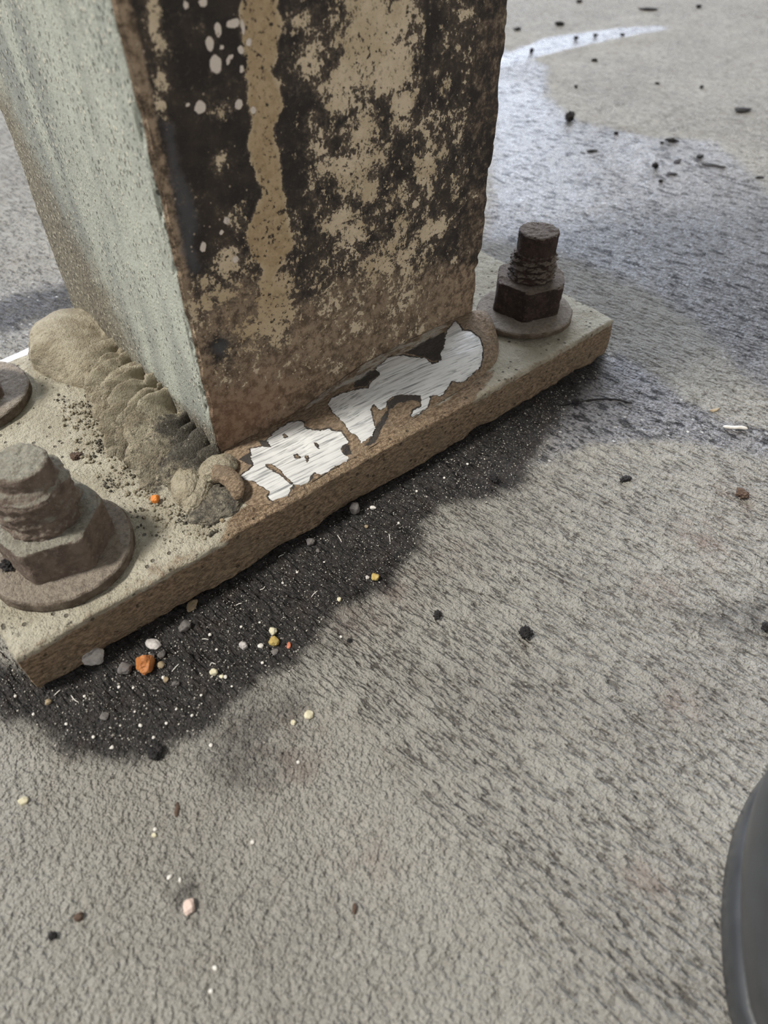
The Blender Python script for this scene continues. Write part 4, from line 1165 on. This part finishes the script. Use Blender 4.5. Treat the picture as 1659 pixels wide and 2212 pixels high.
def fl(pl, lift):
    out = []
    for x, y in pl:
        p = at(x, y, 0); out.append((p[0], p[1], floor_z(p[0], p[1]) + lift))
    return out
tube('wood_sliver', fl([(1561, 922), (1580, 924), (1600, 923), (1616, 925)], .0011), .0009, STONE['white'], 'white sliver lying on dark concrete at the right', 'sliver')
tube('thread', fl([(1205, 873), (1242, 866), (1277, 859), (1310, 857), (1335, 859), (1371, 868)], .0004), .00045, STONE['black'], 'thin dark thread curving over the concrete right of the plate', 'thread')
fibres = [[(672, 1287), (678, 1279), (686, 1273)], [(840, 1150), (842, 1160), (843, 1170)], [(296, 1448), (306, 1444), (313, 1436)], [(150, 1497), (158, 1508), (168, 1514)], [(452, 1436), (456, 1428), (466, 1432)],
          [(114, 1500), (122, 1492), (128, 1487)], [(434, 1377), (442, 1376), (450, 1378)], [(508, 1304), (515, 1300), (522, 1299)], [(600, 1200), (606, 1196), (613, 1194)], [(728, 1152), (734, 1160), (738, 1168)], [(370, 1450), (378, 1440), (386, 1432)], [(560, 1270), (568, 1268), (572, 1262)]]
for pl in fibres:
    tube('fibre', fl(pl, .0004), .00018, STONE['white'], 'short pale curled fibre on the black grime before the plate', 'fibre', 'pale fibres on the black grime', 5)

# fine sand nobody could count
def build_sand():
    Vs, Fs, n = [], [], 0
    v, f = ICO[1]
    v0, f0 = np.array([(1, 0, 0), (-1, 0, 0), (0, 1, 0), (0, -1, 0), (0, 0, 1), (0, 0, -1)], float), np.array([(0, 2, 4), (2, 1, 4), (1, 3, 4), (3, 0, 4), (2, 0, 5), (1, 2, 5), (3, 1, 5), (0, 3, 5)])
    zone = [(-40, 1400), (-40, 1560), (150, 1640), (350, 1640), (480, 1560), (600, 1480), (720, 1330), (860, 1260), (940, 1120), (1130, 1060), (1200, 930), (1310, 780), (900, 1000), (500, 1260), (75, 1490)]
    pl = floor_pts(zone)
    lo, hi = pl.min(0), pl.max(0)
    P = rng.uniform(lo, hi, (26000, 2))
    P = P[poly_sdf(P, pl) < 0.001]
    P = P[(P[:, 1] < PY0 - .0015) | (P[:, 0] < PX0 - .0015) | (P[:, 0] > PX1 + .002)]
    P = P[:4200]
    z = 0.0008 * fbm(np.c_[P, np.zeros(len(P))], 16, 3, 3) + 0.00035 * fbm(np.c_[P, np.zeros(len(P))], 120, 2, 5) - .0011
    for (x, y), zz in zip(P, z):
        r = 0.00016 + 0.00034 * rng.random() ** 2.5
        q = (v0 * (rng.uniform(.5, 1.2, 3) * r)) @ rotm(*rng.uniform(0, 6, 3)).T + np.array([x, y, zz + r * .5])
        Vs.append(q); Fs.append(f0 + n); n += 6
    o = mesh_obj('sand', np.concatenate(Vs), np.concatenate(Fs), mat_stone('sand_grains', (.60, .57, .52), (.16, .145, .125)), smooth=False)
    tag(o, 'fine pale sand sprinkled over the black grime along the plate', 'sand', kind='stuff')
build_sand()

def build_crumbs():
    # dry mud crumbs thrown down along the foot of the left weld and around the curled end
    v0, f0 = ICO[1]
    pl = np.array([at(a, b, T)[:2] for a, b in ((180, 870), (235, 960), (275, 1030), (340, 1075), (380, 1105), (460, 1120), (470, 1150), (380, 1180), (280, 1110), (200, 1020), (150, 930), (130, 850))])
    core = np.array([at(a, b, T)[:2] for a, b in ((205, 890), (240, 965), (275, 1015), (335, 1065), (400, 1100), (470, 1130))])
    lo, hi = pl.min(0), pl.max(0)
    P = rng.uniform(lo, hi, (4000, 2)); P = P[poly_sdf(P, pl) < 0.002]
    dd = np.min(np.linalg.norm(P[:, None] - core[None], axis=2), axis=1)
    P = P[rng.random(len(P)) < np.exp(-dd / .008) * .9 + .06][:700]
    Vs, Fs, n = [], [], 0
    for x, y in P:
        r = 0.00022 + 0.0007 * rng.random() ** 3
        q = (v0 * (1 + .25 * rng.normal(size=(len(v0), 1))) * rng.uniform(.6, 1.1, 3) * r) @ rotm(*rng.uniform(0, 6, 3)).T + np.array([x, y, T + r * .4])
        Vs.append(q); Fs.append(f0 + n); n += len(v0)
    V = np.concatenate(Vs)
    o = mesh_obj('mud_crumbs', V, np.concatenate(Fs), MWD, None, None, dict(soot_shade=(fbm(V, 90, 2, 400) > .25) * .8))
    tag(o, 'dry mud crumbs scattered on the plate along the lumpy left weld', 'crumbs', kind='stuff')
build_crumbs()

# ------------------------------------------------------------------ shoe at the right border
def build_shoe():
    rt = np.array([.764, -.645]); rt /= np.linalg.norm(rt); fw = np.array([-rt[1], rt[0]])
    SR = 0.1365
    def W(r, f, z):
        q = CAM[:2] + rt * r + fw * f
        return (q[0], q[1], z)
    base = np.array(W(SR, -.06, 0.0))
    root = empty('shoe', tuple(base), 'smooth black rounded shoe cut off by the lower right border', 'shoe')
    n = 96
    th = np.linspace(0, 2 * math.pi, n, endpoint=False)
    def outline(sc):              # plan outline of the last: round toe, narrow waist, round heel
        pts = []
        for t_ in th:
            c, s = math.cos(t_), math.sin(t_)
            f = .022 + (.074 * s if s > 0 else .200 * s) * sc
            wdt = .050 if s > 0 else .050 - .008 * (-s) ** 1.2 - .008 * math.sin(min(1, -s) * math.pi) ** 2
            pts.append((SR + .010 * (s if s > 0 else 0) + c * wdt * sc, f))
        return pts
    rows = [(.93, .0), (.95, .002), (.95, .010), (.93, .012)]
    V = [W(SR, -.05, .0)] * n + [W(r, f, z) for sc, z in rows for r, f in outline(sc)] + [W(SR, -.05, .012)] * n
    mesh_obj('sole', V, grid_faces(len(rows) + 2, n, cv=True), MLE, root, base)
    rows = [(.90, .0115), (.945, .015), (.98, .020), (1.0, .028), (1.0, .036), (.975, .044), (.92, .051), (.83, .0570), (.70, .062), (.54, .0655), (.34, .068), (.12, .0695), (.0, .07)]
    V = []
    for sc, z in rows:
        for (r, f) in outline(sc):
            lift = max(0, -f) * (1 - min(1, sc)) * .9      # the instep rises to the ankle
            V.append(W(r, f, z + lift))
    mesh_obj('upper', V, grid_faces(len(rows), n, cv=True), MLE, root, base)
build_shoe()

# ------------------------------------------------------------------ light
world = bpy.data.worlds.new('daylight'); scene.world = world
world.use_nodes = True
nt = world.node_tree; nt.nodes.clear()
out = nt.nodes.new('ShaderNodeOutputWorld'); bg = nt.nodes.new('ShaderNodeBackground')
nt.links.new(bg.outputs[0], out.inputs[0])
tc = nt.nodes.new('ShaderNodeTexCoord')

def wdot(dirv, lo, hi):
    d = np.array(dirv, float); d /= np.linalg.norm(d)
    n = nt.nodes.new('ShaderNodeVectorMath'); n.operation = 'DOT_PRODUCT'
    nt.links.new(tc.outputs['Generated'], n.inputs[0]); n.inputs[1].default_value = tuple(d)
    r = nt.nodes.new('ShaderNodeMapRange'); r.interpolation_type = 'SMOOTHSTEP'
    nt.links.new(n.outputs['Value'], r.inputs[0]); r.inputs[1].default_value = lo; r.inputs[2].default_value = hi
    return r.outputs[0]

def wmix(f, a, b):
    n = nt.nodes.new('ShaderNodeMix'); n.data_type = 'RGBA'
    nt.links.new(f, n.inputs[0])
    for s_, v_ in ((n.inputs[6], a), (n.inputs[7], b)):
        if isinstance(v_, tuple): s_.default_value = (*v_, 1)
        else: nt.links.new(v_, s_)
    return n.outputs[2]

c = wmix(wdot((-0.55, 0.75, 0.35), -0.7, 0.9), (0.76, 0.715, 0.64), (0.66, 0.69, 0.72))
c = wmix(wdot((0, 0, 1), 0.12, 0.75), c, (0.17, 0.17, 0.17))      # the roof overhead is dim, the sides are open
c = wmix(wdot((0.50, 0.80, 0.26), 0.82, 0.97), c, (3.6, 4.1, 5.0))     # open bright sky beyond the far side
nt.links.new(c, bg.inputs[0]); bg.inputs[1].default_value = 1.0

sun_d = bpy.data.lights.new('sun', 'SUN'); sun = bpy.data.objects.new('sun', sun_d); COL.objects.link(sun)
sun_d.energy = 3.0; sun_d.angle = math.radians(8); sun_d.color = (1.0, 0.955, 0.87)
from mathutils import Vector
sun.rotation_euler = Vector((-0.48, 0.19, 0.86)).to_track_quat('Z', 'Y').to_euler()
sun.location = (-1.2, 0.4, 2.2)

side_d = bpy.data.lights.new('open_side_fill', 'SUN'); side = bpy.data.objects.new('open_side_fill', side_d); COL.objects.link(side)  # added soft second sun to brighten the right, for an unseen open side
side_d.energy = 1.25; side_d.angle = math.radians(45); side_d.color = (0.93, 0.96, 1.0)
side.rotation_euler = Vector((0.55, 0.62, 0.56)).to_track_quat('Z', 'Y').to_euler()
side.location = (1.5, 1.8, 1.6)

vs = scene.view_settings
vs.view_transform = 'Standard'; vs.look = 'None'; vs.exposure = 0.40; vs.gamma = 1.0
vs.use_curve_mapping = False
scene.cycles.use_denoising = True
scene.cycles.denoising_prefilter = 'NONE'
scene.cycles.denoising_input_passes = 'RGB_ALBEDO_NORMAL'
scene.cycles.max_bounces = 5
scene.cycles.diffuse_bounces = 3
scene.cycles.glossy_bounces = 2
scene.cycles.sample_clamp_indirect = 4.0
